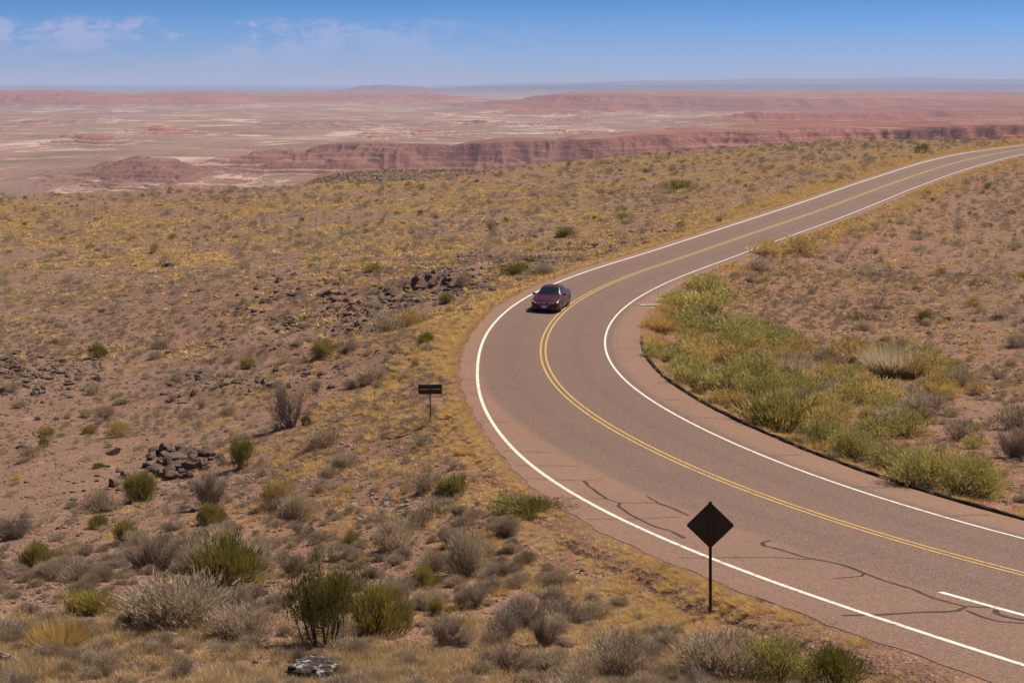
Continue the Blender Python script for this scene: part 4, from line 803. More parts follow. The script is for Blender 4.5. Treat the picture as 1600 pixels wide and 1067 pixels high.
LM = [(1110,900,'diamond sign'),(672,640,'rectangular sign'),(855,475,'maroon car'),(272,725,'large black outcrop'),(505,960,'tall dark green shrub'),(345,890,'widest dark green bush'),(492,1050,'lichen boulder'),(177,745,'rock pinnacle'),
 (608,800,'loose stone pile'),(416,735,'single red boulder'),(455,650,'bare forked bush'),(1005,560,'start of the black berm'),(1017,478,'drain slab'),(1400,570,'blond grass fountain'),(1222,650,'brown dome bush'),(636,505,'bright yellow green roadside bush'),
 (17,578,'rock heap at the left edge'),(820,940,'flat reddish slab'),(833,800,'flat spreading green bush'),(733,870,'tallest grey green bush'),(262,412,'lone black rock on the plain'),(1058,290,'wide dark bush on the far plain'),(1530,945,'short white turn line'),
 (885,365,'olive dome bush beyond the road'),(152,552,'round green bush on pale gravel'),(1448,760,'leafy bushes at the lower berm'),(1445,495,'lone dark bush on the red basin slope'),(330,725,'smaller black outcrop'),(55,870,'grey green bush near the left edge'),(545,850,'bright olive ball bush'),(1205,395,'yellow green pair at the inner road edge')]
USED = set()
def place_words(x, y, z):
    d = y*cp-z*sp; px = 800+F*x/d; py = 533.5-F*(y*sp+z*cp)/d; c = sorted((math.hypot(px-a, (py-b)*1.3), a, b, n) for a, b, n in LM)
    for dd, a, b, n in c[:2]:
        dx, dy = px-a, (py-b)*1.3; w_ = ('right of' if dx > 0 else 'left of') if abs(dx) > abs(dy) else ('below' if dy > 0 else 'above')
        q = 'just ' if dd < 70 else '' if dd < 150 else 'well '
        if dd < 260: yield '%s%s the %s' % (q, w_, n)
SMALL = dict(saltbush='small', green='small', mound='small', rabbit='small', sage='small', dead='small')
def patchy(x, y, sc, seed, lo, hi): return sstep(lo, hi, vn(x/sc, y/sc, seed))
def sprinkle(kind, pts, wlo, whi, cap=300, hf_=0.85):
    x, y, o_, l_ = pts; k = clear(x, y); x, y, l_ = x[k], y[k], l_[k]; n = len(x)
    wd = np.exp(rng.normal(0, .33, n))*(wlo+whi)/2; wd = np.clip(wd, wlo*.6, whi*1.35); z = H(x, y); order = np.argsort(-wd/y); rest = []
    for j, i in enumerate(order):
        if j < cap:
            rg = region(x[i], y[i], l_[i]); lab = 'one of the small scattered %s bushes %s' % (KD[kind], rg) if False else '%s %s, scattered with others alike' % (KD[kind], rg)
            for wds in place_words(x[i], y[i], z[i]):
                cand = '%s %s' % (KD[kind], wds)
                if wd[i]/y[i]*F > 11 and cand not in USED: USED.add(cand); lab = cand; break
            place(kind, x[i], y[i], float(wd[i]), hf_*rng.uniform(.75, 1.15), lab, KD[kind]+' scattered '+rg, lod=lod_for(y[i]), z=float(z[i]))
        else: lo = lod_for(y[i]); rest.append((variant(kind, lo, int(rng.integers(NV[lo]))), x[i], y[i], z[i]-.02, float(wd[i]), hf_*rng.uniform(.75, 1.15)))
    print(kind, n, 'merged', len(rest))
    if rest: merge(KN[kind], rest, list(PM[kind]), 'the many smallest %s plants dotted over the far ground' % KD[kind])
left = lambda l: l < 0
base = lambda x, y, o: 1.0*(o > 1.6)
def d_salt(x, y, o, l, s, px): return (.30+.5*patchy(x, y, 14, 51, .4, .7)+.5*(l > 0)*(y < 130)*(y > 45))*(o > 2.0)*(1+.6*(y > 105))*np.where(y < 48, .8, 1)*.45
def d_olive(x, y, o, l, s, px): return (.2+.6*patchy(x, y, 20, 52, .45, .75))*(o > 1.5)*.30
def d_rabbit(x, y, o, l, s, px): return (.15+.8*patchy(x, y, 12, 53, .5, .75)+1.2*(o < 6)*(y > 40))*(o > 1.2)*.22*(1+1.0*(l > 0)*(y < 120))
def ditch(x, y, o, l, s, px): return ((l > 0)*(s > 456)*(s < 508)*(o > 1.5)*(o < 9)*(y < 112))*.55+((l > 0)*(y > 58)*(y < 92)*(px > 1120)*(px < 1560)*(o > 5))*.30*patchy(x, y, 7, 91, .25, .5)
sprinkle('sage', scatter(1500, ditch, 40, 115), .9, 1.9, hf_=.72)
sprinkle('rabbit', scatter(1100, ditch, 40, 115), .8, 1.6, hf_=.75, cap=120)
sprinkle('saltbush', scatter(6200, d_salt), .45, 1.15)
sprinkle('mound', scatter(3400, d_olive), .38, .85)
sprinkle('green', scatter(1100, d_olive), .35, .8)
sprinkle('rabbit', scatter(2000, d_rabbit), .38, .8)
sprinkle('dead', scatter(700, lambda x, y, o, l, s, px: .32*(o > 3)*(y < 200)), .5, 1.0)
near_ = lambda f, a, b: (lambda x, y, o, l, s, px: f(x, y, o, l, s, px)*(y > a)*(y < b))
sprinkle('dead', scatter(160, lambda x, y, o, l, s, px: .55*(o > 2.5), 20, 48), .3, .7)
sprinkle('saltbush', scatter(2600, lambda x, y, o, l, s, px: (o > 2.0)*(.12+.3*patchy(x, y, 6, 57, .45, .7)+.75*(y < 29)*patchy(x, y, 3, 58, .3, .6)), 20, 50), .2, .6, cap=60)
# grass: nobody could count it, four patches of ground cover
def grass(n, dens, rmin, rmax, wlo, whi, mat, name, label, tall=1.0):
    x, y, o_, l_ = scatter(n, dens, rmin, rmax); z = Hs(x, y); it = []
    for i in range(len(x)):
        lo = 0 if y[i] < 42 else 1 if y[i] < 95 else 2
        it.append((variant('tuft', lo, int(rng.integers(8))), x[i], y[i], z[i]-.01, rng.uniform(wlo, whi)*(1 if lo < 2 else 1.05), tall*rng.uniform(.7, 1.15)))
    print(name, len(it)); return merge(name, it, [mat], label)
grass(64000, lambda x, y, o, l, s, px: (.16+1.2*patchy(x, y, 7, 61, .35, .6)*(.35+.65*patchy(x, y, 30, 62, .25, .55)))*(o > 2)*sstep(88, 125, y)*(1-.85*(l > 0))*(np.hypot(x, y) < np.interp(px, RIMPX, RIMR)-2)*(1-.8*(px < 470)*sstep(205, 250, y)), 85, 365, .5, 1.15, GRASS, 'yellow_grass', 'yellow bunch grass covering the plateau beyond the stony ledge', .62)
def verge(n, sgn, s0, s1, omax, wlo, whi, seed, tall):
    s_ = rng.uniform(s0, s1, n); o_ = .22+omax*rng.random(n)**1.4; e_ = left_edge(s_)-o_ if sgn < 0 else right_edge(s_)+o_; P = rp(s_, e_); x, y = P[:, 0], P[:, 1]
    k = (y > 24)*(rng.random(n) < (.25+.75*patchy(x, y, 4, seed, .25, .55))*(1-.6*o_/omax))*(np.abs(x/np.maximum(y, 1)) < .4) > 0; return x[k], y[k], wlo+(whi-wlo)*rng.random(k.sum()), tall
def lay(parts, mat, name, label):
    it = []
    for x, y, wd, tall in parts:
        z = Hs(x, y)
        for i in range(len(x)):
            lo = 0 if y[i] < 42 else 1 if y[i] < 95 else 2; it.append((variant('tuft', lo, int(rng.integers(8))), x[i], y[i], z[i]+.0, wd[i], tall*rng.uniform(.7, 1.15)))
    print(name, len(it)); return merge(name, it, [mat], label)
lay([verge(12000, -1, 160, 500, 4.4, .35, .8, 63, .8), verge(4600, -1, 500, 536, 2.6, .12, .36, 64, .7), verge(5200, 1, 160, 455, 4.2, .45, 1.0, 65, 1.0), verge(500, 1, 457, 478, 2.2, .4, .8, 66, .9), verge(900, 1, 478, 552, 2.6, .25, .6, 67, .8)], GRASS, 'verge_grass', 'golden grass fringe growing along both edges of the road')
grass(13000, lambda x, y, o, l, s, px: (l < 0)*sstep(2, 3, o)*(1-sstep(8, 16, o))*(.05+patchy(x, y, 4, 65, .36, .58))*.85*(1-.9*(y < 47)*sstep(3, 5, o)), 22, 100, .32, .62, GRASS, 'slope_grass', 'yellow tufts of grass on the embankment between the signs and the gully', .75)
grass(9000, lambda x, y, o, l, s, px: (l > 0)*(o > 1.5)*(.1+patchy(x, y, 7, 66, .35, .6))*.7, 35, 130, .35, .7, GRASS, 'basin_grass', 'dry yellow grass among the bushes inside the bend', .7)
grass(18000, lambda x, y, o, l, s, px: sstep(2.6, 4, o)*(.12+.8*patchy(x, y, 2.2, 67, .42, .62))*(1-sstep(27, 32, y-0.0*x)), 20, 34, .22, .45, GRASS_DRY, 'foreground_grass', 'fine dry grass covering the brow of the hill at the bottom of the photo', .8)
grass(5000, lambda x, y, o, l, s, px: (l < 0)*(o > 1)*(.03+.5*patchy(x, y, 8, 68, .55, .8))*.5, 30, 100, .18, .36, GRASS, 'gully_grass', 'sparse small dry tufts on the bare soil of the gully', .6)

grass(26000, lambda x, y, o, l, s, px: (l < 0)*sstep(.5, .9, o)*(1-sstep(4, 8, o))*(px > 700)*patchy(x, y, 1.8, 69, .38, .6)*.8, 24, 48, .14, .32, GRASS_DRY, 'short_grass', 'short straw coloured grass between the gravel shoulder and the slope near the diamond sign', .6)
# dry little plants everywhere between the bushes
def litter(n, rmin, rmax, kinds, wlo, whi, dens, name, label):
    x, y, o_, l_ = scatter(n, dens, rmin, rmax); z = Hs(x, y); it = []; kd = kinds
    for i in range(len(x)):
        it.append((variant(kd, 2 if y[i] > 50 else 1 if y[i] > 34 else 1, int(rng.integers(6))), x[i], y[i], z[i]-.02, rng.uniform(wlo, whi), rng.uniform(.5, .95)))
    print(name, len(it)); merge(name, it, list(PM[kd]), label)
litter(3600, 22, 50, 'saltbush', .10, .34, lambda x, y, o, l, s, px: (o > 1.8)*(.25+.7*patchy(x, y, 5, 96, .4, .7)), 'dry_undergrowth', 'tiny dry grey plants dotting the near slope')
litter(17000, 50, 130, 'saltbush', .2, .55, lambda x, y, o, l, s, px: (o > 1.2)*(.2+.7*patchy(x, y, 9, 97, .35, .65))*.6, 'low_undergrowth', 'low grey brown plants dotting the gully and basin')
litter(17000, 120, 365, 'saltbush', .35, .95, lambda x, y, o, l, s, px: (o > 1.2)*(.1+.8*patchy(x, y, 16, 98, .4, .65)+.4*(l > 0))*.55, 'far_undergrowth', 'low grey brown plants dotting the far plateau')
# ------------------------------------------------------------------ rocks
import bmesh
def rock_mesh(name, seed, mat, sub=4, flat=1.0, nplanes=11):
    r_ = np.random.default_rng(seed); bm = bmesh.new(); bmesh.ops.create_icosphere(bm, subdivisions=sub, radius=1)
    V = np.array([v.co[:] for v in bm.verts]); Fc = np.array([[v.index for v in f.verts] for f in bm.faces]); bm.free()
    nrm = r_.normal(size=(nplanes, 3)); nrm /= np.linalg.norm(nrm, axis=1)[:, None]; off = r_.uniform(.42, .85, nplanes)
    dp = V@nrm.T; rad = np.where(dp > 1e-3, off[None]/np.maximum(dp, 1e-3), 9).min(1); rad = np.minimum(rad, 1)
    V = V*rad[:, None]; V = V*(1+0.20*fbm(V[:, 0]*3+seed, V[:, 1]*3+V[:, 2]*4, seed, 4, .6))[:, None]*(1-.12*ridged(V[:, 0]*2.2+V[:, 2]*2+seed, V[:, 1]*2.2, seed+3, 2))[:, None]; V[:, 2] *= flat
    return mesh_np(name, V, Fc, mat, False)
RK = {k: [rock_mesh('boulder', 900+i+j*40, M[m], 3 if k != 'grey' else 2, fl) for i in range(6)] for j, (k, m, fl) in enumerate((('dark', 'rock', .8), ('red', 'rock_red', .75), ('grey', 'rock_grey', .5)))}
def boulder(kind, x, y, wd, label, group=None, hf_=1.0, sink=.5, name='boulder', dz=0.0):
    o = link(name, RK[kind][int(rng.integers(6))]); o.scale = (wd/1.5, wd/1.5*rng.uniform(.75, 1), wd/1.5*hf_); o.rotation_euler = (rng.uniform(-.3, .3), rng.uniform(-.3, .3), rng.uniform(0, 6.28))
    o.location = (x, y, float(H(x, y)[0])+wd/1.5*hf_*(.6-sink)*.8+dz); return tag(o, label, 'rock', group)
def heap(px0, px1, py0, py1, n, kind, wpx, label, group, pile=0.0, hf_=.8, name='boulder'):
    for i in range(n):
        px, py = rng.uniform(px0, px1), rng.uniform(py0, py1); P = hit(px, py); d = depth_of(P); wd = wpx*rng.uniform(.45, 1.35)*d/F
        c = 1-abs((px-(px0+px1)/2)/((px1-px0)/2+1e-6)); boulder(kind, P[0], P[1], wd, label, group, hf_*rng.uniform(.8, 1.2), dz=pile*c*rng.uniform(.2, 1), name=name)
heap(234, 312, 704, 750, 60, 'dark', 17, 'black lava rock heaped in the large outcrop in the gully', 'rocks of the large black outcrop', .5)
heap(314, 350, 712, 736, 16, 'dark', 17, 'black lava rock in the smaller outcrop right of the large one', 'rocks of the smaller black outcrop', .4)
heap(246, 306, 715, 745, 6, 'dark', 42, 'big half buried black rock at the core of the large outcrop', 'core rocks of the large black outcrop', 0, .7)
heap(372, 470, 450, 474, 6, 'dark', 20, 'broad half buried black rock in the left part of the stony ledge', 'core rocks of the left ledge', 0, .5)
heap(503, 606, 457, 473, 7, 'dark', 22, 'broad half buried black rock in the middle of the stony ledge', 'core rocks of the middle ledge', 0, .5)
heap(680, 770, 447, 466, 6, 'dark', 20, 'broad half buried black rock in the right part of the stony ledge near the road', 'core rocks of the right ledge', 0, .5)
heap(0, 30, 562, 590, 4, 'dark', 30, 'large half buried black rock in the left edge heap', 'core rocks of the left edge heap', 0, .6)
heap(240, 300, 750, 775, 10, 'red', 9, 'reddish stone fallen below the large black outcrop', 'stones fallen below the outcrop')
for px, py, wpx, k, hf_, lab in [(416,742,32,'red',1.1,'single dark red boulder standing apart right of the outcrops'), (177,760,19,'red',2.3,'narrow upright rock pinnacle left of the large outcrop'), (179,728,24,'red',.7,'rounded cap stone on top of the rock pinnacle'),
   (195,745,18,'dark',1.3,'dark rock leaning against the right side of the pinnacle'), (820,945,58,'red',.28,'flat reddish slab on the slope left of the diamond sign'), (880,1010,38,'dark',.7,'dark boulder in the grass between the slab and the sign'),
   (350,944,30,'dark',1.1,'upright dark stone right of the pale dry tangle'), (345,952,16,'grey',.7,'small pale stone at the foot of the upright dark stone'), (8,905,30,'dark',.9,'dark rock half hidden at the left edge'),
   (8,985,50,'dark',.6,'black rocks at the lower left edge beside the pale one'), (253,1010,24,'dark',.6,'thin dark stone lying on bare soil at the bottom left'), (262,417,20,'dark',.8,'black rock alone on the left plain above the ledge'),
   (160,488,15,'dark',.8,'black rock on the left part of the ledge'), (98,566,20,'dark',.7,'low black rock on the left gravel above the gully'), (38,700,26,'dark',.5,'low dark stone beside bushes at the far left'), (500,1002,1,'dark',.7,'')]:
    if not lab: continue
    P = hit(px, py); wd = wpx*depth_of(P)/F; boulder(k, P[0], P[1], wd, lab, hf_=hf_, dz=(.95 if 'cap stone' in lab else 0)*wd)
P = hit(492, 1064); lr = link('boulder', rock_mesh('boulder', 77, M['rock_lichen'], 4, .6, 12)); wd = 90*depth_of(P)/F; lr.scale = (wd*.62, wd*.42, wd*.52); lr.location = (P[0], P[1]+.1, P[2]+wd*.12); lr.rotation_euler = (0, .05, .1)
tag(lr, 'smooth black boulder blotched with white lichen in the foreground', 'rock')
P = hit(6, 1036); lr = link('boulder', rock_mesh('boulder', 79, M['rock_lichen'], 4, .6, 12)); wd = 56*depth_of(P)/F; lr.scale = (wd*.62, wd*.45, wd*.5); lr.location = (P[0], P[1], P[2]+wd*.1)
tag(lr, 'pale lichen covered boulder in the bottom left corner', 'rock')
heap(553, 662, 776, 822, 52, 'grey', 12, 'brown grey slab in the loose stone pile on the red slope', 'slabs of the loose stone pile', .05, .55, 'flat_stone')
heap(0, 34, 560, 592, 20, 'dark', 13, 'black rock in the heap at the left edge above the gully', 'black rocks heaped at the left edge')
heap(30, 130, 575, 612, 14, 'dark', 11, 'black rock just right of the left edge heap', 'black rocks beside the left edge heap')
for a in [(500,606,457,474,44), (372,470,450,474,34), (665,775,444,468,46), (536,580,474,487,14), (600,665,450,470,22), (610,760,470,482,24), (200,330,415,455,12), (400,500,424,448,14)]:
    heap(a[0], a[1], a[2], a[3], a[4]//2, 'dark' if rng.random() < .7 else 'red', 9.5, 'black rock of the broken stony ledge across the middle', 'rocks of the stony ledge', 0, .8)
# the dark rim of the lower bench, one heap of lava too dense to count
def pebbles(n, dens, rmin, rmax, slo, shi, mat, name, label):
    x, y, o_, l_ = scatter(n, dens, rmin, rmax); z = Hs(x, y); it = []
    bm = bmesh.new(); bmesh.ops.create_icosphere(bm, subdivisions=1, radius=.5); V0 = np.array([v.co[:] for v in bm.verts]); F0 = np.array([[v.index for v in f.verts] for f in bm.faces]); bm.free()
    lib = []
    for i in range(8): v = V0*(1+rng.uniform(-.35, .2, (len(V0), 1)))*np.array([1, rng.uniform(.6, 1), rng.uniform(.4, .8)]); lib.append((v, F0, np.zeros(len(F0), int), np.full(len(v), .5)))
    for i in range(len(x)): it.append((lib[i % 8], x[i], y[i], z[i]+.01, slo*(shi/slo)**(rng.random()**2.2), 1.0))
    print(name, len(it)); return merge(name, it, [mat], label)
PEB = plant_material('loose_stone', (.075, .045, .036), (.40, .26, .19), 0.0)
PEBD = plant_material('dark_loose_stone', (.05, .036, .032), (.16, .105, .082), 0.0)
pebbles(22000, lambda x, y, o, l, s, px: (o > .8)*(.3+.7*patchy(x, y, 4, 71, .4, .7)), 20, 52, .03, .17, PEB, 'loose_stones', 'loose reddish stones littering the near slope')
pebbles(24000, lambda x, y, o, l, s, px: (o > 1.5)*(.3+.7*patchy(x, y, 9, 72, .4, .7)), 52, 140, .07, .32, PEB, 'gully_stones', 'loose reddish stones strewn over the gully and the basin')
pebbles(34000, lambda x, y, o, l, s, px: (l < 0)*(o > 2)*(patchy(x, y, 5, 93, .3, .6)*np.exp(-((y-106-0.06*(px-600))/15)**2)*sstep(200, 400, px)+.5*np.exp(-((y-92)/8)**2)*(px < 150)), 80, 150, .14, .8, PEBD, 'ledge_rubble', 'dark rubble filling the stony ledge')
pebbles(9000, lambda x, y, o, l, s, px: (l < 0)*(np.exp(-((x+16.2)/3.2)**2-((y-62.5)/3.2)**2)+.9*np.exp(-((x+30)/5)**2-((y-92)/5)**2)+.5*np.exp(-((x+4.5)/2.6)**2-((y-50)/3.5)**2)), 44, 105, .10, .5, PEBD, 'outcrop_rubble', 'dark broken rubble lying around the outcrops on the left')
pebbles(26000, lambda x, y, o, l, s, px: (y > 272)*sstep(400, 470, px)*(1-sstep(765, 785, px)), 268, 362, .3, .85, PEBD, 'bench_rubble', 'black lava rubble covering the low bench past the plateau rim')
pebbles(30000, lambda x, y, o, l, s, px: (o > 2.0)*(.35+.85*patchy(x, y, 6, 94, .5, .7)), 30, 230, .10, .38, PEBD, 'scattered_dark_stones', 'dark stones scattered over the gully, plain and basin')
# ------------------------------------------------------------------ signs
def sign_diamond():
    P = hit(1110, 961); d = depth_of(P); k = d/F; t = empty('diamond_sign', tuple(P), 0); tag(t, 'brown backed diamond road sign on a thin post beside the near bend', 'road sign')
    post_h = (961-783)*k*1.03; lean = -3*k
    m = MB(); M_ = Matrix.Shear('XZ', 4, (lean/post_h, 0)) if False else None
    w_ = .058
    for a in ((0, 0, w_, .008), (-w_/2, -.018, .008, .038), (w_/2, -.018, .008, .038)):
        m.box((a[0], a[1], post_h/2-.2), (a[2], a[3], post_h+.4))
    o = m.build('post', M['post'], t, bevel=.001)
    s = .37*74*k*1.0; h = 37.3*k; pts = []; rr_ = .045
    for q in range(4):                                     # rounded diamond outline
        c = math.pi/2*q; ctr = (math.cos(c)*(h-rr_*1.414), math.sin(c)*(h-rr_*1.414))
        for j in range(7):
            a = c-math.pi/4+math.pi/2*j/6; pts.append((ctr[0]+rr_*math.cos(a), ctr[1]+rr_*math.sin(a)))
    zc = (961-819)*k*1.02; p = MB(); p.prism(pts, Vector((0, .010, zc)), Vector((1, 0, 0)), Vector((0, 0, 1)), Vector((0, 1, 0)), .004)
    p.build('sign_plate', M['dark_paint'], t)
    for dz in (h*.80, -h*.62):
        b = MB(); b.cyl((0, .004, zc+dz), (0, -.016, zc+dz), .011, n=8); b.box((0, -.002, zc+dz), (.05, .008, .03)); b.build('bolt', M['post'], t)
    t.rotation_euler = (0, R(-1.3), R(-6)); return t
sign_diamond()
def sign_rect():
    P = hit(672.5, 660); d = depth_of(P); k = d/F; t = empty('rectangular_sign', tuple(P)); tag(t, 'small dark rectangular sign on a thin post left of the bend', 'road sign')
    m = MB(); hgt_ = 56*k*1.02; m.box((0, 0, hgt_/2-.15), (.05, .03, hgt_+.3)); m.build('post', M['post'], t)
    w_, h_ = 37*k, 15.5*k; r_ = .05; pts = []
    for cx, cy, a0 in ((w_/2-r_, h_/2-r_, 0), (-w_/2+r_, h_/2-r_, 90), (-w_/2+r_, -h_/2+r_, 180), (w_/2-r_, -h_/2+r_, 270)):
        for j in range(5): a = R(a0+22.5*j); pts.append((cx+r_*math.cos(a), cy+r_*math.sin(a)))
    zc = (660-609)*k*1.02; p = MB(); p.prism(pts, Vector((0, .03, zc)), Vector((1, 0, 0)), Vector((0, 0, 1)), Vector((0, 1, 0)), .006); p.build('sign_plate', M['dark_paint'], t)
    b = MB(); b.box((-w_*.24, .018, zc+.01), (w_*.40, .024, .035)); b.box((w_*.24, .018, zc+.01), (w_*.40, .024, .035)); b.build('back_rail', M['bar'], t)
    b = MB(); b.box((0, .012, zc), (.085, .034, h_*.98)); b.build('mounting_channel', M['post'], t)
    t.rotation_euler = (0, 0, R(3)); return t
sign_rect()
# ------------------------------------------------------------------ the car
def car():
    Pf = rp(470.2, -1.05); Pb = rp(466.0, -0.95); dr_ = np.array(Pf-Pb); ang = math.atan2(dr_[1], dr_[0])
    t = empty('car', tuple(Pf), ang); tag(t, 'dark maroon four door sedan driving toward the viewer over the centre line', 'car')
    paint = plain('maroon_car_paint', (.060, .002, .007), .35, .1, .4, .25); glass = plain('tinted_car_glass', (.012, .018, .02), .06, 0, .5)
    chrome = plain('chrome', (.75, .75, .78), .18, 1.0); black = plain('black_trim', (.012, .012, .013), .5); rub = plain('tyre_rubber', (.02, .02, .02), .85); lampm = plain('headlamp_glass', (.55, .52, .50), .12, .3, .8)
    alloy = plain('alloy_wheel', (.5, .5, .52), .3, .9); platem = plain('licence_plate', (.62, .60, .66), .5)
    Lc = 4.70
    # stations: x back from the nose, half widths at sill / mid / belt, belt height, roof half width, roof height
    ST = np.array([
     # x,   wsill,wmid, wbelt, zbelt, wtop, ztop, zbot
     (0.00, .60, .66, .60, .60, .50, .63, .24),
     (0.06, .72, .78, .70, .64, .56, .68, .21),
     (0.20, .80, .86, .80, .69, .62, .74, .20),
     (0.45, .85, .905, .85, .76, .64, .82, .20),
     (0.90, .87, .92, .875, .85, .66, .90, .20),
     (1.28, .875, .92, .88, .905, .68, .965, .20),
     (1.45, .88, .92, .88, .92, .66, 1.02, .20),
     (1.80, .88, .92, .88, .935, .60, 1.23, .20),
     (2.12, .88, .92, .88, .945, .555, 1.385, .20),
     (2.45, .88, .92, .88, .955, .55, 1.43, .20),
     (2.90, .88, .92, .88, .965, .55, 1.435, .20),
     (3.35, .88, .92, .88, .98, .54, 1.385, .20),
     (3.80, .87, .915, .87, .995, .56, 1.22, .21),
     (4.15, .86, .905, .85, 1.005, .62, 1.06, .22),
     (4.50, .82, .87, .79, .99, .60, 1.02, .24),
     (4.64, .76, .82, .74, .92, .56, .96, .27),
     (4.70, .68, .72, .66, .78, .50, .80, .33)])
    xs = np.unique(np.r_[np.linspace(0, .5, 9), np.linspace(.5, 4.4, 80), np.linspace(4.4, Lc, 8)])
    from_st = lambda k, x: np.interp(x, ST[:, 0], gs_[:, k])
    gs_ = ST
    ax = (.93, 3.64); wr = .335; arch = .375
    def sec(x, g=0.0):
        ws, wm, wb, zb, wt, zt, z0 = [from_st(k, x) for k in range(1, 8)]
        za = z0
        for a in ax:
            if abs(x-a) < arch: za = max(za, .33+math.sqrt(arch*arch-(x-a)**2)*1.0)
        zmid = .56; cab = max(0.0, zt-zb-.06)
        pts = [(ws-.01, za), (ws+(wm-ws)*.7, max(za+.01, .36)), (wm, max(za+.02, zmid)), (wm-.005, max(za+.03, (zmid+zb)/2+.02)), (wb+.015, zb-.03), (wb-.03, zb+.012)]
        # greenhouse side bulges a little
        for f in (.33, .66, 1.0): pts.append((wb-.05+(wt-(wb-.05))*f+.02*math.sin(math.pi*f)*(cab > 0), zb+.02+(zt-.035-(zb+.02))*f))
        pts += [(wt-.10, zt-.010), (wt*.5, zt+.005), (0, zt+.012)]
        return np.array([(p[0]+g*(1 if p[0] > .05 else 0), p[1]) for p in pts])
    S = [sec(x) for x in xs]; k = len(S[0]); V = []
    for x, s in zip(xs, S):
        for (yy, zz) in s: V.append((-x, yy, zz))
        for (yy, zz) in s[:-1][::-1]: V.append((-x, -yy, zz))
    kk = 2*k-1; V = np.array(V); Fc = grid_faces(len(xs), kk)
    body = mesh_np('body', V, Fc, paint, True); bm = bmesh.new(); bm.from_mesh(body); bm.verts.ensure_lookup_table()
    bm.faces.new([bm.verts[i] for i in range(kk)]); bm.faces.new([bm.verts[(len(xs)-1)*kk+i] for i in range(kk)][::-1]); bmesh.ops.recalc_face_normals(bm, faces=bm.faces); bm.to_mesh(body); bm.free()
    link('body', body, t)
    m = MB(); m.box((-2.35, 0, .30), (4.3, 1.5, .16)); m.build('underbody', black, t)
    for a in ax:                                            # dark wheel wells behind the wheels
        m = MB(); m.box((-a, 0, .42), (.66, 1.52, .44)); m.build('wheel_well', black, t)
    def patch(name, x0, x1, j0, j1, side, mat, off=.006, nx=10, inset=0.0, xf=None):
        V = []; js = np.linspace(j0, j1, 6)
        for a in np.linspace(0, 1, nx):
            for j in js:
                b = (j-j0)/(j1-j0); x = x0+(x1-x0)*a if xf is None else xf(a, b); s = sec(x); yy = np.interp(j, np.arange(k), s[:, 0]); zz = np.interp(j, np.arange(k), s[:, 1])
                V.append((-x, side*(yy+off*.8), zz+off*.7))
        return link(name, mesh_np(name, V, grid_faces(nx, 6), mat, True), t)
    # glass: windscreen spans both halves
    def full(name, x0, x1, jlo, mat, off, fwd):
        V = []; nx = 12
        for a in np.linspace(0, 1, nx):
            x = x0+(x1-x0)*a; s = sec(x); js = np.linspace(jlo, k-1, 7); yy = np.interp(js, np.arange(k), s[:, 0]); zz = np.interp(js, np.arange(k), s[:, 1])
            row = [(-x+fwd, y_, z_+off) for y_, z_ in zip(yy, zz)]; V += row+[(p, -q, r) for p, q, r in row[:-1][::-1]]
        return link(name, mesh_np(name, V, grid_faces(nx, 13), mat, True), t)
    full('windscreen', 1.34, 2.08, 8.1, glass, .010, .010); full('rear_window', 3.42, 4.02, 8.2, glass, .010, -.008)
    for sd_ in (-1, 1):
        patch('front_window', 1.72, 2.48, 6.05, 7.75, sd_, glass, xf=lambda a, b: 1.58+.42*b+(2.50-1.58-.42*b)*a)
        patch('rear_side_window', 2.58, 3.4, 6.05, 7.75, sd_, glass, xf=lambda a, b: 2.58+(3.62-.30*b-2.58)*a)
        m = MB(); m.box((-1.62, sd_*.985, .985), (.12, .20, .13)); mi = m.build('mirror', paint if sd_ < 0 else paint, t, bevel=.03)
        m = MB(); m.box((-1.62, sd_*.90, .935), (.06, .12, .03)); m.build('mirror_arm', black, mi)
        m = MB(); m.box((-2.55, sd_*.927, .80), (.16, .02, .025)); m.build('door_handle', chrome, t)
        m = MB(); m.box((-3.30, sd_*.927, .83), (.16, .02, .025)); m.build('door_handle', chrome, t)
        m = MB(); pts = [(.40, .63), (.62, .67), (.78, .745), (.80, .70), (.74, .60), (.44, .565)]
        hl = [( -(.015+.42*max(0, (a-.40))**1.35), a, b) for a, b in pts]; vs = [(x+.015, sd_*y, z) for x, y, z in hl]+[(x-.12, sd_*y, z) for x, y, z in hl]
        n = len(pts); m.add(vs, [tuple(range(n)), tuple(range(2*n-1, n-1, -1))]+[(i, (i+1) % n, n+(i+1) % n, n+i) for i in range(n)]); h = m.build('headlight', lampm, t)
        m = MB(); m.cyl((-.03, sd_*.56, .625), (.004, sd_*.56, .62), .045, n=14); m.build('lens', chrome, h)
        m = MB(); m.cyl((-.10, sd_*.62, .335), (-.02, sd_*.62, .33), .045, n=12); m.build('fog_light', chrome, t)
        m = MB(); m.box((-4.68, sd_*.60, .83), (.06, .34, .13)); m.build('tail_light', plain('red_lens', (.35, .01, .01), .2), t)
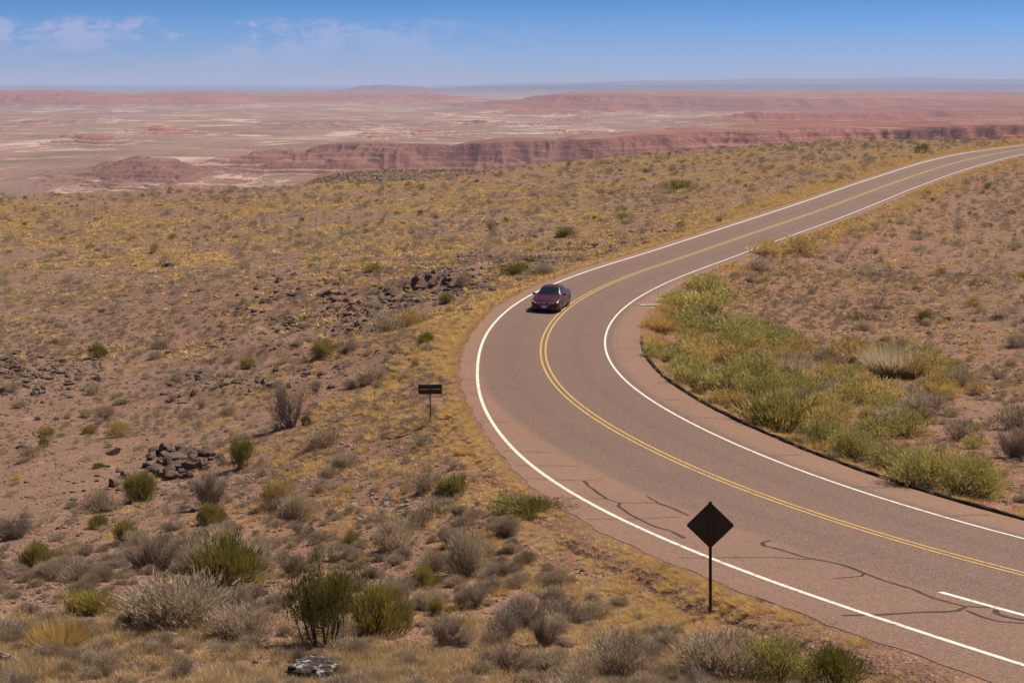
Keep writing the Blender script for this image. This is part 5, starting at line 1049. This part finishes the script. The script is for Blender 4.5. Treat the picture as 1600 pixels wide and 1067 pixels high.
        for a in ax:
            w_ = empty('wheel'); w_.parent = t; w_.location = (-a, sd_*.80, .33)
            m = MB(); n = 28; prof = [(.20, .0), (.235, .105), (.315, .108), (.333, .07), (.333, -.09), (.30, -.105)]
            for r_, y_ in prof:
                for q in range(n): m.v.append((r_*math.cos(6.2832*q/n), sd_*y_, r_*math.sin(6.2832*q/n)))
            for i in range(len(prof)-1):
                for q in range(n): m.f.append((i*n+q, i*n+(q+1) % n, (i+1)*n+(q+1) % n, (i+1)*n+q))
            m.build('tyre', rub, w_, True)
            m = MB(); m.cyl((0, sd_*.085, 0), (0, sd_*.045, 0), .055, n=12); m.cyl((0, sd_*.03, 0), (0, sd_*.02, 0), .20, n=24)
            for q in range(10):
                c_, s_ = math.cos(q*.6283), math.sin(q*.6283); m.box((.13, 0, 0), (.17, .03, .035), Matrix.Translation((0, sd_*.075, 0)) @ Matrix.Rotation(q*.6283, 4, 'Y'))
            m.build('rim', alloy, w_)
    # shield shaped grille: dark field, chrome surround and heavy upper bar
    g = [(-.42, .655), (.42, .655), (.33, .555), (.16, .495), (0, .48), (-.16, .495), (-.33, .555)]
    m = MB(); m.prism(g, Vector((.012, 0, 0)), Vector((0, 1, 0)), Vector((0, 0, 1)), Vector((1, 0, 0)), .02); gr = m.build('grille', black, t)
    m = MB()
    for i in range(len(g)):
        a, b = g[i], g[(i+1) % len(g)]; m.cyl((.035, a[0], a[1]), (.035, b[0], b[1]), .020 if i else .024, n=8)
    m.build('grille_surround', chrome, gr)
    m = MB()                                                # round badge with a caliper mark
    n = 20
    for i in range(n):
        a, b = 6.2832*i/n, 6.2832*(i+1)/n; m.cyl((.05, .062*math.cos(a), .615+.062*math.sin(a)), (.05, .062*math.cos(b), .615+.062*math.sin(b)), .007, n=6)
    m.cyl((.05, -.038, .575), (.05, -.012, .660), .008, n=6); m.cyl((.05, .038, .575), (.05, .012, .660), .008, n=6); m.cyl((.05, -.026, .612), (.05, .026, .612), .007, n=6); m.build('badge', chrome, gr)
    m = MB(); m.box((.0, 0, .315), (.10, .95, .12)); m.build('lower_intake', black, t)
    m = MB(); m.box((.045, 0, .405), (.012, .32, .155)); m.build('number_plate', platem, t)
    m = MB(); m.box((-1.50, .42, 1.075), (.004, .07, .07), None); m.build('sticker', plain('white_sticker', (.8, .8, .8)), t)
    return t
car()
